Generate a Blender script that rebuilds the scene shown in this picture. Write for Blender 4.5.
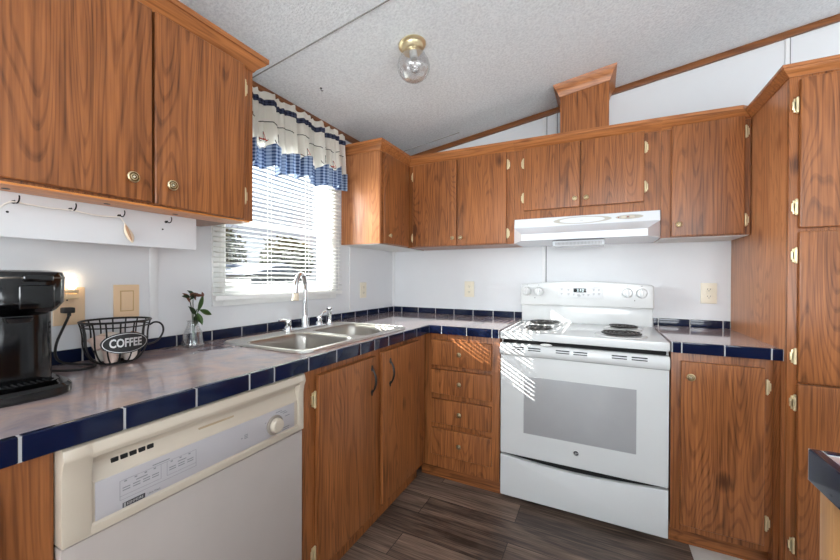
import bpy, bmesh, math, random
from mathutils import Vector, Matrix
random.seed(7)
sc = bpy.context.scene
for o in list(bpy.data.objects):
    bpy.data.objects.remove(o)
COL = sc.collection

# ---------------------------------------------------------------- camera
cam_d = bpy.data.cameras.new('camera')
cam = bpy.data.objects.new('camera', cam_d)
COL.objects.link(cam)
cam_d.sensor_fit = 'HORIZONTAL'
cam_d.sensor_width = 36.0
cam_d.lens = 359.435 / 840 * 36.0
cam_d.clip_start = 0.02
yaw, pit, rol = math.radians(26.6462), math.radians(-0.3307), math.radians(0.207)
F = Vector((-math.sin(yaw) * math.cos(pit), math.cos(yaw) * math.cos(pit), math.sin(pit)))
R = Vector((math.cos(yaw), math.sin(yaw), 0))
U = R.cross(F)
R2 = R * math.cos(rol) + U * math.sin(rol)
U2 = -R * math.sin(rol) + U * math.cos(rol)
M = Matrix((R2, U2, -F)).transposed().to_4x4()
M.translation = Vector((1.5257, -2.5485, 1.1891))
cam.matrix_world = M
sc.camera = cam

# ---------------------------------------------------------------- light and exposure
sc.view_settings.view_transform = 'Standard'
sc.view_settings.look = 'None'
sc.view_settings.gamma = 1
sc.view_settings.exposure = 0.50
sc.view_settings.use_curve_mapping = False
sc.cycles.use_denoising = True
sc.cycles.caustics_reflective = True
sc.cycles.sample_clamp_indirect = 6.0
sc.cycles.blur_glossy = 0.3
sc.cycles.caustics_refractive = False
sc.cycles.max_bounces = 10
sc.cycles.diffuse_bounces = 5
sc.cycles.transparent_max_bounces = 16

world = bpy.data.worlds.new('sky')
sc.world = world
world.use_nodes = True
wt = world.node_tree
wt.nodes.clear()
w_out = wt.nodes.new('ShaderNodeOutputWorld')
w_bg = wt.nodes.new('ShaderNodeBackground')
w_tc = wt.nodes.new('ShaderNodeTexCoord')
w_sep = wt.nodes.new('ShaderNodeSeparateXYZ')
w_rmp = wt.nodes.new('ShaderNodeValToRGB')
w_rmp.color_ramp.elements[0].position = 0.0
w_rmp.color_ramp.elements[0].color = (0.90, 0.95, 1.0, 1)
w_rmp.color_ramp.elements[1].position = 0.7
w_rmp.color_ramp.elements[1].color = (0.30, 0.52, 0.95, 1)
wt.links.new(w_tc.outputs['Generated'], w_sep.inputs[0])
wt.links.new(w_sep.outputs['Z'], w_rmp.inputs[0])
wt.links.new(w_rmp.outputs[0], w_bg.inputs[0])
w_bg.inputs[1].default_value = 0.55
wt.links.new(w_bg.outputs[0], w_out.inputs[0])

SUN_DIR = Vector((1.0, 0.645, -0.61)).normalized()
sun_d = bpy.data.lights.new('sun', 'SUN')
sun_d.energy = 18.0
sun_d.angle = math.radians(0.15)
sun_d.color = (1.0, 0.97, 0.92)
sun = bpy.data.objects.new('sun', sun_d)
sun.location = (-6, -4, 5)
sun.rotation_euler = SUN_DIR.to_track_quat('-Z', 'Y').to_euler()
COL.objects.link(sun)


def area(name, loc, target, sx, sy, power, color=(1, 1, 1)):
    d = bpy.data.lights.new(name, 'AREA')
    d.shape = 'RECTANGLE'
    d.size, d.size_y, d.energy, d.color = sx, sy, power, color
    o = bpy.data.objects.new(name, d)
    o.location = loc
    o.rotation_euler = (Vector(target) - Vector(loc)).to_track_quat('-Z', 'Y').to_euler()
    COL.objects.link(o)
    return o


# added fill lamps at unseen rear and right openings, aimed at the ceiling
area('fill_rear', (1.9, -5.85, 1.35), (1.9, -3.2, 4.2), 2.4, 1.1, 105, (0.90, 0.96, 1.0))
area('fill_right', (4.85, -3.2, 1.35), (2.9, -2.4, 4.6), 2.0, 1.1, 48, (0.90, 0.96, 1.0))
# added fill lamp outside the kitchen window, out of view, standing in for sky
area('fill_kitchen_window', (-1.6, -1.75, 1.75), (0.0, -1.14, 1.45), 1.9, 1.5, 270, (0.90, 0.96, 1.0))


# ---------------------------------------------------------------- materials
def lin(c):
    return tuple(((v / 255) / 12.92 if v / 255 <= 0.04045 else ((v / 255 + 0.055) / 1.055) ** 2.4) for v in c) + (1.0,)


def base_mat(name):
    m = bpy.data.materials.new(name)
    m.use_nodes = True
    nt = m.node_tree
    b = nt.nodes['Principled BSDF']
    return m, nt, b


def plain(name, rgb, rough=0.5, metal=0.0, coat=0.0, bump=0.0, bscale=200.0, emit=None, estr=0.0, var=0.04):
    """a plain paint, plastic or metal with a little procedural mottling"""
    m, nt, b = base_mat(name)
    b.inputs['Roughness'].default_value = rough
    b.inputs['Metallic'].default_value = metal
    b.inputs['Coat Weight'].default_value = coat
    b.inputs['Coat Roughness'].default_value = 0.08
    tc = nt.nodes.new('ShaderNodeTexCoord')
    no = nt.nodes.new('ShaderNodeTexNoise')
    no.inputs['Scale'].default_value = 14
    nt.links.new(tc.outputs['Object'], no.inputs['Vector'])
    mx = nt.nodes.new('ShaderNodeMix')
    mx.data_type = 'RGBA'
    c = lin(rgb)
    mx.inputs[6].default_value = tuple(v * (1 - var) for v in c[:3]) + (1,)
    mx.inputs[7].default_value = tuple(min(1, v * (1 + var)) for v in c[:3]) + (1,)
    nt.links.new(no.outputs['Fac'], mx.inputs[0])
    nt.links.new(mx.outputs[2], b.inputs['Base Color'])
    if bump:
        n2 = nt.nodes.new('ShaderNodeTexNoise')
        n2.inputs['Scale'].default_value = bscale
        n2.inputs['Detail'].default_value = 3
        nt.links.new(tc.outputs['Object'], n2.inputs['Vector'])
        bp = nt.nodes.new('ShaderNodeBump')
        bp.inputs['Strength'].default_value = bump
        bp.inputs['Distance'].default_value = 0.004
        nt.links.new(n2.outputs['Fac'], bp.inputs['Height'])
        nt.links.new(bp.outputs[0], b.inputs['Normal'])
    if emit:
        b.inputs['Emission Color'].default_value = lin(emit)
        b.inputs['Emission Strength'].default_value = estr
    return m


def wood(name, light, dark, axis, rough=0.34, ring=7.0, coat=0.06):
    """printed oak: stretched noise cut into growth rings, plus fine pores; axis is the grain direction"""
    m, nt, b = base_mat(name)
    L = nt.links.new
    tc = nt.nodes.new('ShaderNodeTexCoord')
    oi = nt.nodes.new('ShaderNodeObjectInfo')
    mul = nt.nodes.new('ShaderNodeMath'); mul.operation = 'MULTIPLY'; mul.inputs[1].default_value = 37.0
    L(oi.outputs['Random'], mul.inputs[0])
    cb = nt.nodes.new('ShaderNodeCombineXYZ')
    for i in range(3):
        L(mul.outputs[0], cb.inputs[i])
    ad = nt.nodes.new('ShaderNodeVectorMath'); ad.operation = 'ADD'
    L(tc.outputs['Object'], ad.inputs[0]); L(cb.outputs[0], ad.inputs[1])
    k = 'XYZ'.index(axis)

    def stretched(across, along):
        mp = nt.nodes.new('ShaderNodeMapping')
        s = [across] * 3
        s[k] = along
        mp.inputs['Scale'].default_value = s
        L(ad.outputs[0], mp.inputs['Vector'])
        return mp
    mA = stretched(5.6, 0.62)
    nA = nt.nodes.new('ShaderNodeTexNoise')
    nA.inputs['Scale'].default_value = 1.0; nA.inputs['Detail'].default_value = 1.6
    nA.inputs['Roughness'].default_value = 0.45; nA.inputs['Distortion'].default_value = 0.3
    L(mA.outputs[0], nA.inputs['Vector'])
    r = nt.nodes.new('ShaderNodeMath'); r.operation = 'MULTIPLY'; r.inputs[1].default_value = ring * 5.8
    L(nA.outputs['Fac'], r.inputs[0])
    fr = nt.nodes.new('ShaderNodeMath'); fr.operation = 'FRACT'
    L(r.outputs[0], fr.inputs[0])
    rp = nt.nodes.new('ShaderNodeValToRGB')
    e = rp.color_ramp.elements
    e[0].position = 0.0; e[0].color = (0.15, 0.15, 0.15, 1)
    e[1].position = 1.0; e[1].color = (0.35, 0.35, 0.35, 1)
    x = e.new(0.10); x.color = (0.85, 0.85, 0.85, 1)
    x = e.new(0.68); x.color = (0.80, 0.80, 0.80, 1)
    x = e.new(0.88); x.color = (0.1, 0.1, 0.1, 1)
    L(fr.outputs[0], rp.inputs[0])
    mB = stretched(120, 4)
    nB = nt.nodes.new('ShaderNodeTexNoise'); nB.inputs['Scale'].default_value = 1.0; nB.inputs['Detail'].default_value = 3
    L(mB.outputs[0], nB.inputs['Vector'])
    mC = stretched(9, 0.8)
    nC = nt.nodes.new('ShaderNodeTexNoise'); nC.inputs['Scale'].default_value = 1.0; nC.inputs['Detail'].default_value = 2
    L(mC.outputs[0], nC.inputs['Vector'])
    vK = nt.nodes.new('ShaderNodeTexVoronoi'); vK.inputs['Scale'].default_value = 1.0
    mK = stretched(4.2, 2.4)
    L(mK.outputs[0], vK.inputs['Vector'])
    rk = nt.nodes.new('ShaderNodeMapRange')
    rk.inputs[1].default_value = 0.03; rk.inputs[2].default_value = 0.13
    rk.inputs[3].default_value = -0.55; rk.inputs[4].default_value = 0.0
    L(vK.outputs['Distance'], rk.inputs[0])

    def ma(op, a, bv):
        n = nt.nodes.new('ShaderNodeMath'); n.operation = op
        for i, v in enumerate((a, bv)):
            if isinstance(v, (int, float)): n.inputs[i].default_value = v
            else: L(v, n.inputs[i])
        return n.outputs[0]
    t = ma('ADD', ma('MULTIPLY', rp.outputs[0], 0.30), 0.14)
    t = ma('ADD', t, ma('MULTIPLY', ma('SUBTRACT', nB.outputs['Fac'], 0.5), 1.15))
    t = ma('ADD', t, ma('MULTIPLY', nC.outputs['Fac'], 0.45))
    t = ma('ADD', t, rk.outputs[0])
    cr = nt.nodes.new('ShaderNodeValToRGB')
    e = cr.color_ramp.elements
    e[0].position = 0.12; e[0].color = lin(dark)
    e[1].position = 0.86; e[1].color = lin(light)
    L(t, cr.inputs[0])
    L(cr.outputs[0], b.inputs['Base Color'])
    b.inputs['Roughness'].default_value = rough
    b.inputs['Coat Weight'].default_value = coat
    b.inputs['Coat Roughness'].default_value = 0.22
    b.inputs['Specular IOR Level'].default_value = 0.35
    bp = nt.nodes.new('ShaderNodeBump'); bp.inputs['Strength'].default_value = 0.06; bp.inputs['Distance'].default_value = 0.002
    L(nB.outputs['Fac'], bp.inputs['Height']); L(bp.outputs[0], b.inputs['Normal'])
    return m


OAK_L, OAK_D = (168, 104, 58), (82, 44, 21)
OAK = wood('oak_vertical', OAK_L, OAK_D, 'Z')
OAKX = wood('oak_along_x', OAK_L, OAK_D, 'X')
OAKY = wood('oak_along_y', OAK_L, OAK_D, 'Y')
OAKLIT = wood('oak_sunlit', (196, 132, 86), (134, 78, 46), 'Z', ring=5.0)  # lighter copy of the oak, window light painted into the end panels
PINEY = wood('pine_rail', (236, 156, 84), (196, 116, 56), 'Y', ring=4.0)  # pine, its colour raised to paint in light bounced off the counter
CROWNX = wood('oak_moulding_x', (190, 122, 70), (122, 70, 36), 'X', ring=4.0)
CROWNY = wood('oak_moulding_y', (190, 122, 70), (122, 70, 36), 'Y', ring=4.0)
PANELWOOD = wood('light_pine', (214, 164, 108), (186, 134, 84), 'Z', ring=3.0)
DARKTRIM = wood('stained_trim', (140, 86, 46), (92, 52, 28), 'X', ring=3.0)
DARKTRIMY = wood('stained_trim_y', (140, 86, 46), (92, 52, 28), 'Y', ring=3.0)

WALL = plain('wall_panel_paint', (216, 217, 219), 0.45, bump=0.05, bscale=60, var=0.012)
BATTEN = plain('white_batten', (222, 222, 222), 0.4, var=0.01)
WHITE_ENAMEL = plain('white_enamel', (213, 214, 213), 0.2, coat=0.3, var=0.005)
WHITE_MATTE = plain('white_matte', (222, 222, 218), 0.5)
HOODWHITE = plain('hood_white', (216, 218, 222), 0.25, coat=0.3, var=0.005)
VINYLWHITE = plain('vinyl_white', (232, 232, 230), 0.35)
BLACK = plain('gloss_black_plastic', (7, 7, 8), 0.10, coat=0.0)
BLACKM = plain('black_matte', (14, 14, 15), 0.5)
IRON = plain('black_iron', (18, 17, 17), 0.4)
GAP = plain('dark_gap', (12, 12, 12), 0.8)
BRASS = plain('polished_brass', (232, 216, 176), 0.34, metal=1.0)
HINGEB = plain('hinge_brass', (228, 212, 172), 0.42, metal=0.75)
BRASSD = plain('antique_brass', (120, 92, 52), 0.35, metal=1.0)
CHROME = plain('chrome', (226, 228, 230), 0.07, metal=1.0)
STEEL = plain('brushed_steel', (214, 212, 208), 0.33, metal=1.0)
BOWLSTEEL = plain('shaded_steel', (168, 163, 156), 0.3, metal=1.0)  # sink steel darkened to paint the shade inside the bowls
ALMOND = plain('almond_plastic', (194, 182, 165), 0.3, coat=0.2)
ALMONDD = plain('almond_door', (181, 172, 166), 0.3, coat=0.2)
CTRLGREY = plain('control_grey', (178, 174, 176), 0.35)
TAN = plain('tan_plate', (226, 195, 158), 0.35)
TANL = plain('ivory_plate', (226, 217, 196), 0.35)
INK = plain('printed_ink', (66, 64, 66), 0.6)
GREYINK = plain('grey_ink', (130, 130, 132), 0.6)
COIL = plain('burner_coil', (58, 56, 55), 0.36, metal=0.6)
OVENGLASS = plain('oven_window', (166, 166, 167), 0.1, coat=0.5)
NAVY = plain('navy_tile', (13, 23, 50), 0.08, coat=0.0, var=0.25)
NAVY.node_tree.nodes['Principled BSDF'].inputs['Specular IOR Level'].default_value = 0.35
GROUT = plain('grout', (172, 172, 172), 0.7)
BULB = plain('lit_bulb', (255, 240, 215), 0.4, emit=(255, 236, 205), estr=6.0)
DISPLAY = plain('display_digits', (215, 235, 235), 0.5, emit=(205, 230, 230), estr=0.9)
CORD = plain('black_cord', (16, 15, 15), 0.45)
POD = plain('pod_white', (236, 226, 216), 0.5)
PODPINK = plain('pod_blush', (232, 206, 192), 0.5)
PODBROWN = plain('pod_brown', (150, 96, 52), 0.5)
SILVER = plain('silver_paint', (205, 205, 205), 0.35, metal=0.6)
LEAF = plain('leaf_green', (74, 106, 48), 0.5, var=0.3)
LEAFD = plain('leaf_dark', (44, 66, 36), 0.5, var=0.3)
BUD = plain('dried_bud', (126, 78, 58), 0.6, var=0.3)
STRING = plain('white_string', (236, 232, 224), 0.7)
SHELL = plain('pale_shell', (230, 214, 190), 0.5, var=0.15)
SHELLD = plain('tan_shell', (178, 138, 104), 0.5, var=0.15)
KNOBGLASS = plain('pearl', (214, 204, 178), 0.15, coat=0.6)


def glass(name, tint=(1, 1, 1), gloss=0.06, strong=0.5):
    m, nt, b = base_mat(name)
    nt.nodes.remove(b)
    tr = nt.nodes.new('ShaderNodeBsdfTransparent'); tr.inputs[0].default_value = (*tint, 1)
    gl = nt.nodes.new('ShaderNodeBsdfGlossy'); gl.inputs['Roughness'].default_value = 0.03
    lw = nt.nodes.new('ShaderNodeLayerWeight'); lw.inputs[0].default_value = 0.35
    mr = nt.nodes.new('ShaderNodeMapRange')
    mr.inputs[3].default_value = gloss; mr.inputs[4].default_value = strong
    nt.links.new(lw.outputs['Facing'], mr.inputs[0])
    mx = nt.nodes.new('ShaderNodeMixShader')
    nt.links.new(mr.outputs[0], mx.inputs[0]); nt.links.new(tr.outputs[0], mx.inputs[1]); nt.links.new(gl.outputs[0], mx.inputs[2])
    nt.links.new(mx.outputs[0], nt.nodes['Material Output'].inputs[0])
    return m


GLASS = glass('clear_glass', (0.95, 0.96, 0.96), 0.06, 0.6)
GLOBE = glass('globe_glass', (0.95, 0.95, 0.95), 0.16, 0.7)
PANE = glass('window_glass', (0.97, 0.98, 0.98), 0.03, 0.3)


def marble_counter():
    m, nt, b = base_mat('marbled_counter')
    L = nt.links.new
    tc = nt.nodes.new('ShaderNodeTexCoord')
    n1 = nt.nodes.new('ShaderNodeTexNoise'); n1.inputs['Scale'].default_value = 4.5; n1.inputs['Detail'].default_value = 7
    n1.inputs['Roughness'].default_value = 0.62; n1.inputs['Distortion'].default_value = 1.4
    n2 = nt.nodes.new('ShaderNodeTexNoise'); n2.inputs['Scale'].default_value = 9; n2.inputs['Detail'].default_value = 8
    n2.inputs['Roughness'].default_value = 0.7; n2.inputs['Distortion'].default_value = 0.8
    L(tc.outputs['Object'], n1.inputs['Vector']); L(tc.outputs['Object'], n2.inputs['Vector'])
    r1 = nt.nodes.new('ShaderNodeValToRGB')
    e = r1.color_ramp.elements
    e[0].position = 0.34; e[0].color = lin((142, 134, 144))
    e[1].position = 0.66; e[1].color = lin((204, 166, 152))
    x = e.new(0.45); x.color = lin((180, 166, 166))
    x = e.new(0.55); x.color = lin((192, 168, 160))
    r2 = nt.nodes.new('ShaderNodeValToRGB')
    e = r2.color_ramp.elements
    e[0].position = 0.40; e[0].color = lin((148, 142, 156))
    e[1].position = 0.60; e[1].color = lin((206, 178, 166))
    L(n1.outputs['Fac'], r1.inputs[0]); L(n2.outputs['Fac'], r2.inputs[0])
    mx = nt.nodes.new('ShaderNodeMix'); mx.data_type = 'RGBA'; mx.inputs[0].default_value = 0.45
    L(r1.outputs[0], mx.inputs[6]); L(r2.outputs[0], mx.inputs[7])
    L(mx.outputs[2], b.inputs['Base Color'])
    b.inputs['Roughness'].default_value = 0.10
    b.inputs['Coat Weight'].default_value = 0.5; b.inputs['Coat Roughness'].default_value = 0.05
    return m


COUNTER = marble_counter()


def plank_floor():
    m, nt, b = base_mat('dark_plank_floor')
    L = nt.links.new
    tc = nt.nodes.new('ShaderNodeTexCoord')
    br = nt.nodes.new('ShaderNodeTexBrick')
    br.offset = 0.37; br.squash = 1.0
    br.inputs['Color1'].default_value = (0, 0, 0, 1); br.inputs['Color2'].default_value = (1, 1, 1, 1)
    br.inputs['Mortar'].default_value = (0.5, 0.5, 0.5, 1)
    br.inputs['Scale'].default_value = 1.0; br.inputs['Mortar Size'].default_value = 0.0016
    br.inputs['Brick Width'].default_value = 1.22; br.inputs['Row Height'].default_value = 0.152
    mp0 = nt.nodes.new('ShaderNodeMapping'); mp0.inputs['Location'].default_value = (0.06, 0.02, 0)
    L(tc.outputs['Object'], mp0.inputs['Vector']); L(mp0.outputs[0], br.inputs['Vector'])
    rand = br.outputs['Color']
    mul = nt.nodes.new('ShaderNodeVectorMath'); mul.operation = 'SCALE'; mul.inputs['Scale'].default_value = 23.0
    L(rand, mul.inputs[0])
    ad = nt.nodes.new('ShaderNodeVectorMath'); ad.operation = 'ADD'
    L(tc.outputs['Object'], ad.inputs[0]); L(mul.outputs[0], ad.inputs[1])
    mA = nt.nodes.new('ShaderNodeMapping'); mA.inputs['Scale'].default_value = (1.6, 14, 14)
    L(ad.outputs[0], mA.inputs['Vector'])
    nA = nt.nodes.new('ShaderNodeTexNoise'); nA.inputs['Scale'].default_value = 1; nA.inputs['Detail'].default_value = 5
    nA.inputs['Distortion'].default_value = 0.9; nA.inputs['Roughness'].default_value = 0.6
    L(mA.outputs[0], nA.inputs['Vector'])
    mB = nt.nodes.new('ShaderNodeMapping'); mB.inputs['Scale'].default_value = (6, 160, 160)
    L(ad.outputs[0], mB.inputs['Vector'])
    nB = nt.nodes.new('ShaderNodeTexNoise'); nB.inputs['Scale'].default_value = 1; nB.inputs['Detail'].default_value = 3
    L(mB.outputs[0], nB.inputs['Vector'])

    def ma(op, a, bv):
        n = nt.nodes.new('ShaderNodeMath'); n.operation = op
        for i, v in enumerate((a, bv)):
            if isinstance(v, (int, float)): n.inputs[i].default_value = v
            else: L(v, n.inputs[i])
        return n.outputs[0]
    sep = nt.nodes.new('ShaderNodeSeparateColor'); L(rand, sep.inputs[0])
    t = ma('ADD', ma('MULTIPLY', nA.outputs['Fac'], 0.8), ma('MULTIPLY', ma('SUBTRACT', nB.outputs['Fac'], 0.5), 0.7))
    t = ma('ADD', t, ma('MULTIPLY', ma('SUBTRACT', sep.outputs[0], 0.5), 0.22))
    cr = nt.nodes.new('ShaderNodeValToRGB')
    e = cr.color_ramp.elements
    e[0].position = 0.2; e[0].color = lin((58, 46, 40))
    e[1].position = 0.75; e[1].color = lin((164, 140, 122))
    x = e.new(0.42); x.color = lin((106, 88, 77))
    L(t, cr.inputs[0])
    mx = nt.nodes.new('ShaderNodeMix'); mx.data_type = 'RGBA'; mx.inputs[7].default_value = lin((36, 30, 27))
    L(br.outputs['Fac'], mx.inputs[0]); L(cr.outputs[0], mx.inputs[6])
    L(mx.outputs[2], b.inputs['Base Color'])
    b.inputs['Roughness'].default_value = 0.42
    return m


def ceiling_mat():
    m, nt, b = base_mat('stipple_ceiling')
    L = nt.links.new
    tc = nt.nodes.new('ShaderNodeTexCoord')
    n = nt.nodes.new('ShaderNodeTexNoise'); n.inputs['Scale'].default_value = 95; n.inputs['Detail'].default_value = 3
    n.inputs['Roughness'].default_value = 0.6
    L(tc.outputs['Object'], n.inputs['Vector'])
    cr = nt.nodes.new('ShaderNodeValToRGB')
    cr.color_ramp.elements[0].position = 0.35; cr.color_ramp.elements[0].color = lin((226, 231, 235))
    cr.color_ramp.elements[1].position = 0.6; cr.color_ramp.elements[1].color = lin((243, 248, 251))
    L(n.outputs['Fac'], cr.inputs[0]); L(cr.outputs[0], b.inputs['Base Color'])
    bp = nt.nodes.new('ShaderNodeBump'); bp.inputs['Strength'].default_value = 0.9; bp.inputs['Distance'].default_value = 0.006
    L(n.outputs['Fac'], bp.inputs['Height']); L(bp.outputs[0], b.inputs['Normal'])
    b.inputs['Roughness'].default_value = 0.85
    return m


def check_cloth(name, a, c, scale, d=None):
    """woven check: two crossed sets of stripes along y and z"""
    m, nt, b = base_mat(name)
    L = nt.links.new
    tc = nt.nodes.new('ShaderNodeTexCoord')
    sp = nt.nodes.new('ShaderNodeSeparateXYZ'); L(tc.outputs['Object'], sp.inputs[0])
    outs = []
    for ax in ('Y', 'Z'):
        mu = nt.nodes.new('ShaderNodeMath'); mu.operation = 'MULTIPLY'; mu.inputs[1].default_value = scale
        L(sp.outputs[ax], mu.inputs[0])
        f = nt.nodes.new('ShaderNodeMath'); f.operation = 'FRACT'; L(mu.outputs[0], f.inputs[0])
        g = nt.nodes.new('ShaderNodeMath'); g.operation = 'GREATER_THAN'; g.inputs[1].default_value = 0.5; L(f.outputs[0], g.inputs[0])
        outs.append(g.outputs[0])
    av = nt.nodes.new('ShaderNodeMath'); av.operation = 'ADD'; L(outs[0], av.inputs[0]); L(outs[1], av.inputs[1])
    hf = nt.nodes.new('ShaderNodeMath'); hf.operation = 'MULTIPLY'; hf.inputs[1].default_value = 0.5; L(av.outputs[0], hf.inputs[0])
    mx = nt.nodes.new('ShaderNodeMix'); mx.data_type = 'RGBA'
    mx.inputs[6].default_value = lin(a); mx.inputs[7].default_value = lin(c)
    L(hf.outputs[0], mx.inputs[0]); L(mx.outputs[2], b.inputs['Base Color'])
    b.inputs['Roughness'].default_value = 0.9
    b.inputs['Transmission Weight'].default_value = 0.0
    return m


def cloth(name, rgb, trans=0.35):
    m, nt, b = base_mat(name)
    L = nt.links.new
    b.inputs['Base Color'].default_value = lin(rgb); b.inputs['Roughness'].default_value = 0.9
    tl = nt.nodes.new('ShaderNodeBsdfTranslucent'); tl.inputs[0].default_value = lin(rgb)
    mx = nt.nodes.new('ShaderNodeMixShader'); mx.inputs[0].default_value = trans
    tc = nt.nodes.new('ShaderNodeTexCoord')
    n = nt.nodes.new('ShaderNodeTexNoise'); n.inputs['Scale'].default_value = 400
    L(tc.outputs['Object'], n.inputs['Vector'])
    bp = nt.nodes.new('ShaderNodeBump'); bp.inputs['Strength'].default_value = 0.1; bp.inputs['Distance'].default_value = 0.001
    L(n.outputs['Fac'], bp.inputs['Height']); L(bp.outputs[0], b.inputs['Normal'])
    L(b.outputs[0], mx.inputs[1]); L(tl.outputs[0], mx.inputs[2])
    L(mx.outputs[0], nt.nodes['Material Output'].inputs[0])
    return m


def noisy(name, c1, c2, scale, rough=0.85):
    m, nt, b = base_mat(name)
    tc = nt.nodes.new('ShaderNodeTexCoord')
    n = nt.nodes.new('ShaderNodeTexNoise'); n.inputs['Scale'].default_value = scale; n.inputs['Detail'].default_value = 5
    nt.links.new(tc.outputs['Object'], n.inputs['Vector'])
    cr = nt.nodes.new('ShaderNodeValToRGB')
    cr.color_ramp.elements[0].position = 0.35; cr.color_ramp.elements[0].color = lin(c1)
    cr.color_ramp.elements[1].position = 0.65; cr.color_ramp.elements[1].color = lin(c2)
    nt.links.new(n.outputs['Fac'], cr.inputs[0]); nt.links.new(cr.outputs[0], b.inputs['Base Color'])
    b.inputs['Roughness'].default_value = rough
    return m


FLOOR = plank_floor()
CEIL = ceiling_mat()
VINYLF = noisy('pale_vinyl_floor', (206, 202, 196), (226, 223, 218), 9, 0.35)
CLOTH = cloth('cream_cotton', (250, 247, 241), 0.6)
GINGHAM = check_cloth('blue_gingham', (62, 84, 122), (178, 192, 212), 62)
NAVYCHECK = check_cloth('navy_check', (26, 30, 56), (78, 84, 112), 70)
THREAD = plain('black_thread', (30, 28, 32), 0.8)
REDTHREAD = plain('red_thread', (186, 64, 44), 0.8)
SLAT = cloth('blind_slat', (238, 238, 234), 0.12)
GRASS = noisy('winter_grass', (44, 41, 31), (66, 60, 45), 3)
BARK = noisy('bark', (70, 60, 52), (100, 88, 76), 20)
FOLIAGE = noisy('foliage', (52, 62, 40), (98, 100, 66), 2.5)
SIDING = plain('white_siding', (158, 158, 157), 0.6)
ROOFM = noisy('roof_shingle', (112, 115, 122), (134, 138, 146), 6)
CARBLUE = plain('blue_paint', (22, 54, 104), 0.3, coat=0.5)
CARGLASS = plain('dark_glass', (40, 46, 54), 0.15)
BRICK = noisy('brick_red', (96, 60, 48), (118, 78, 64), 12)


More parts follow.
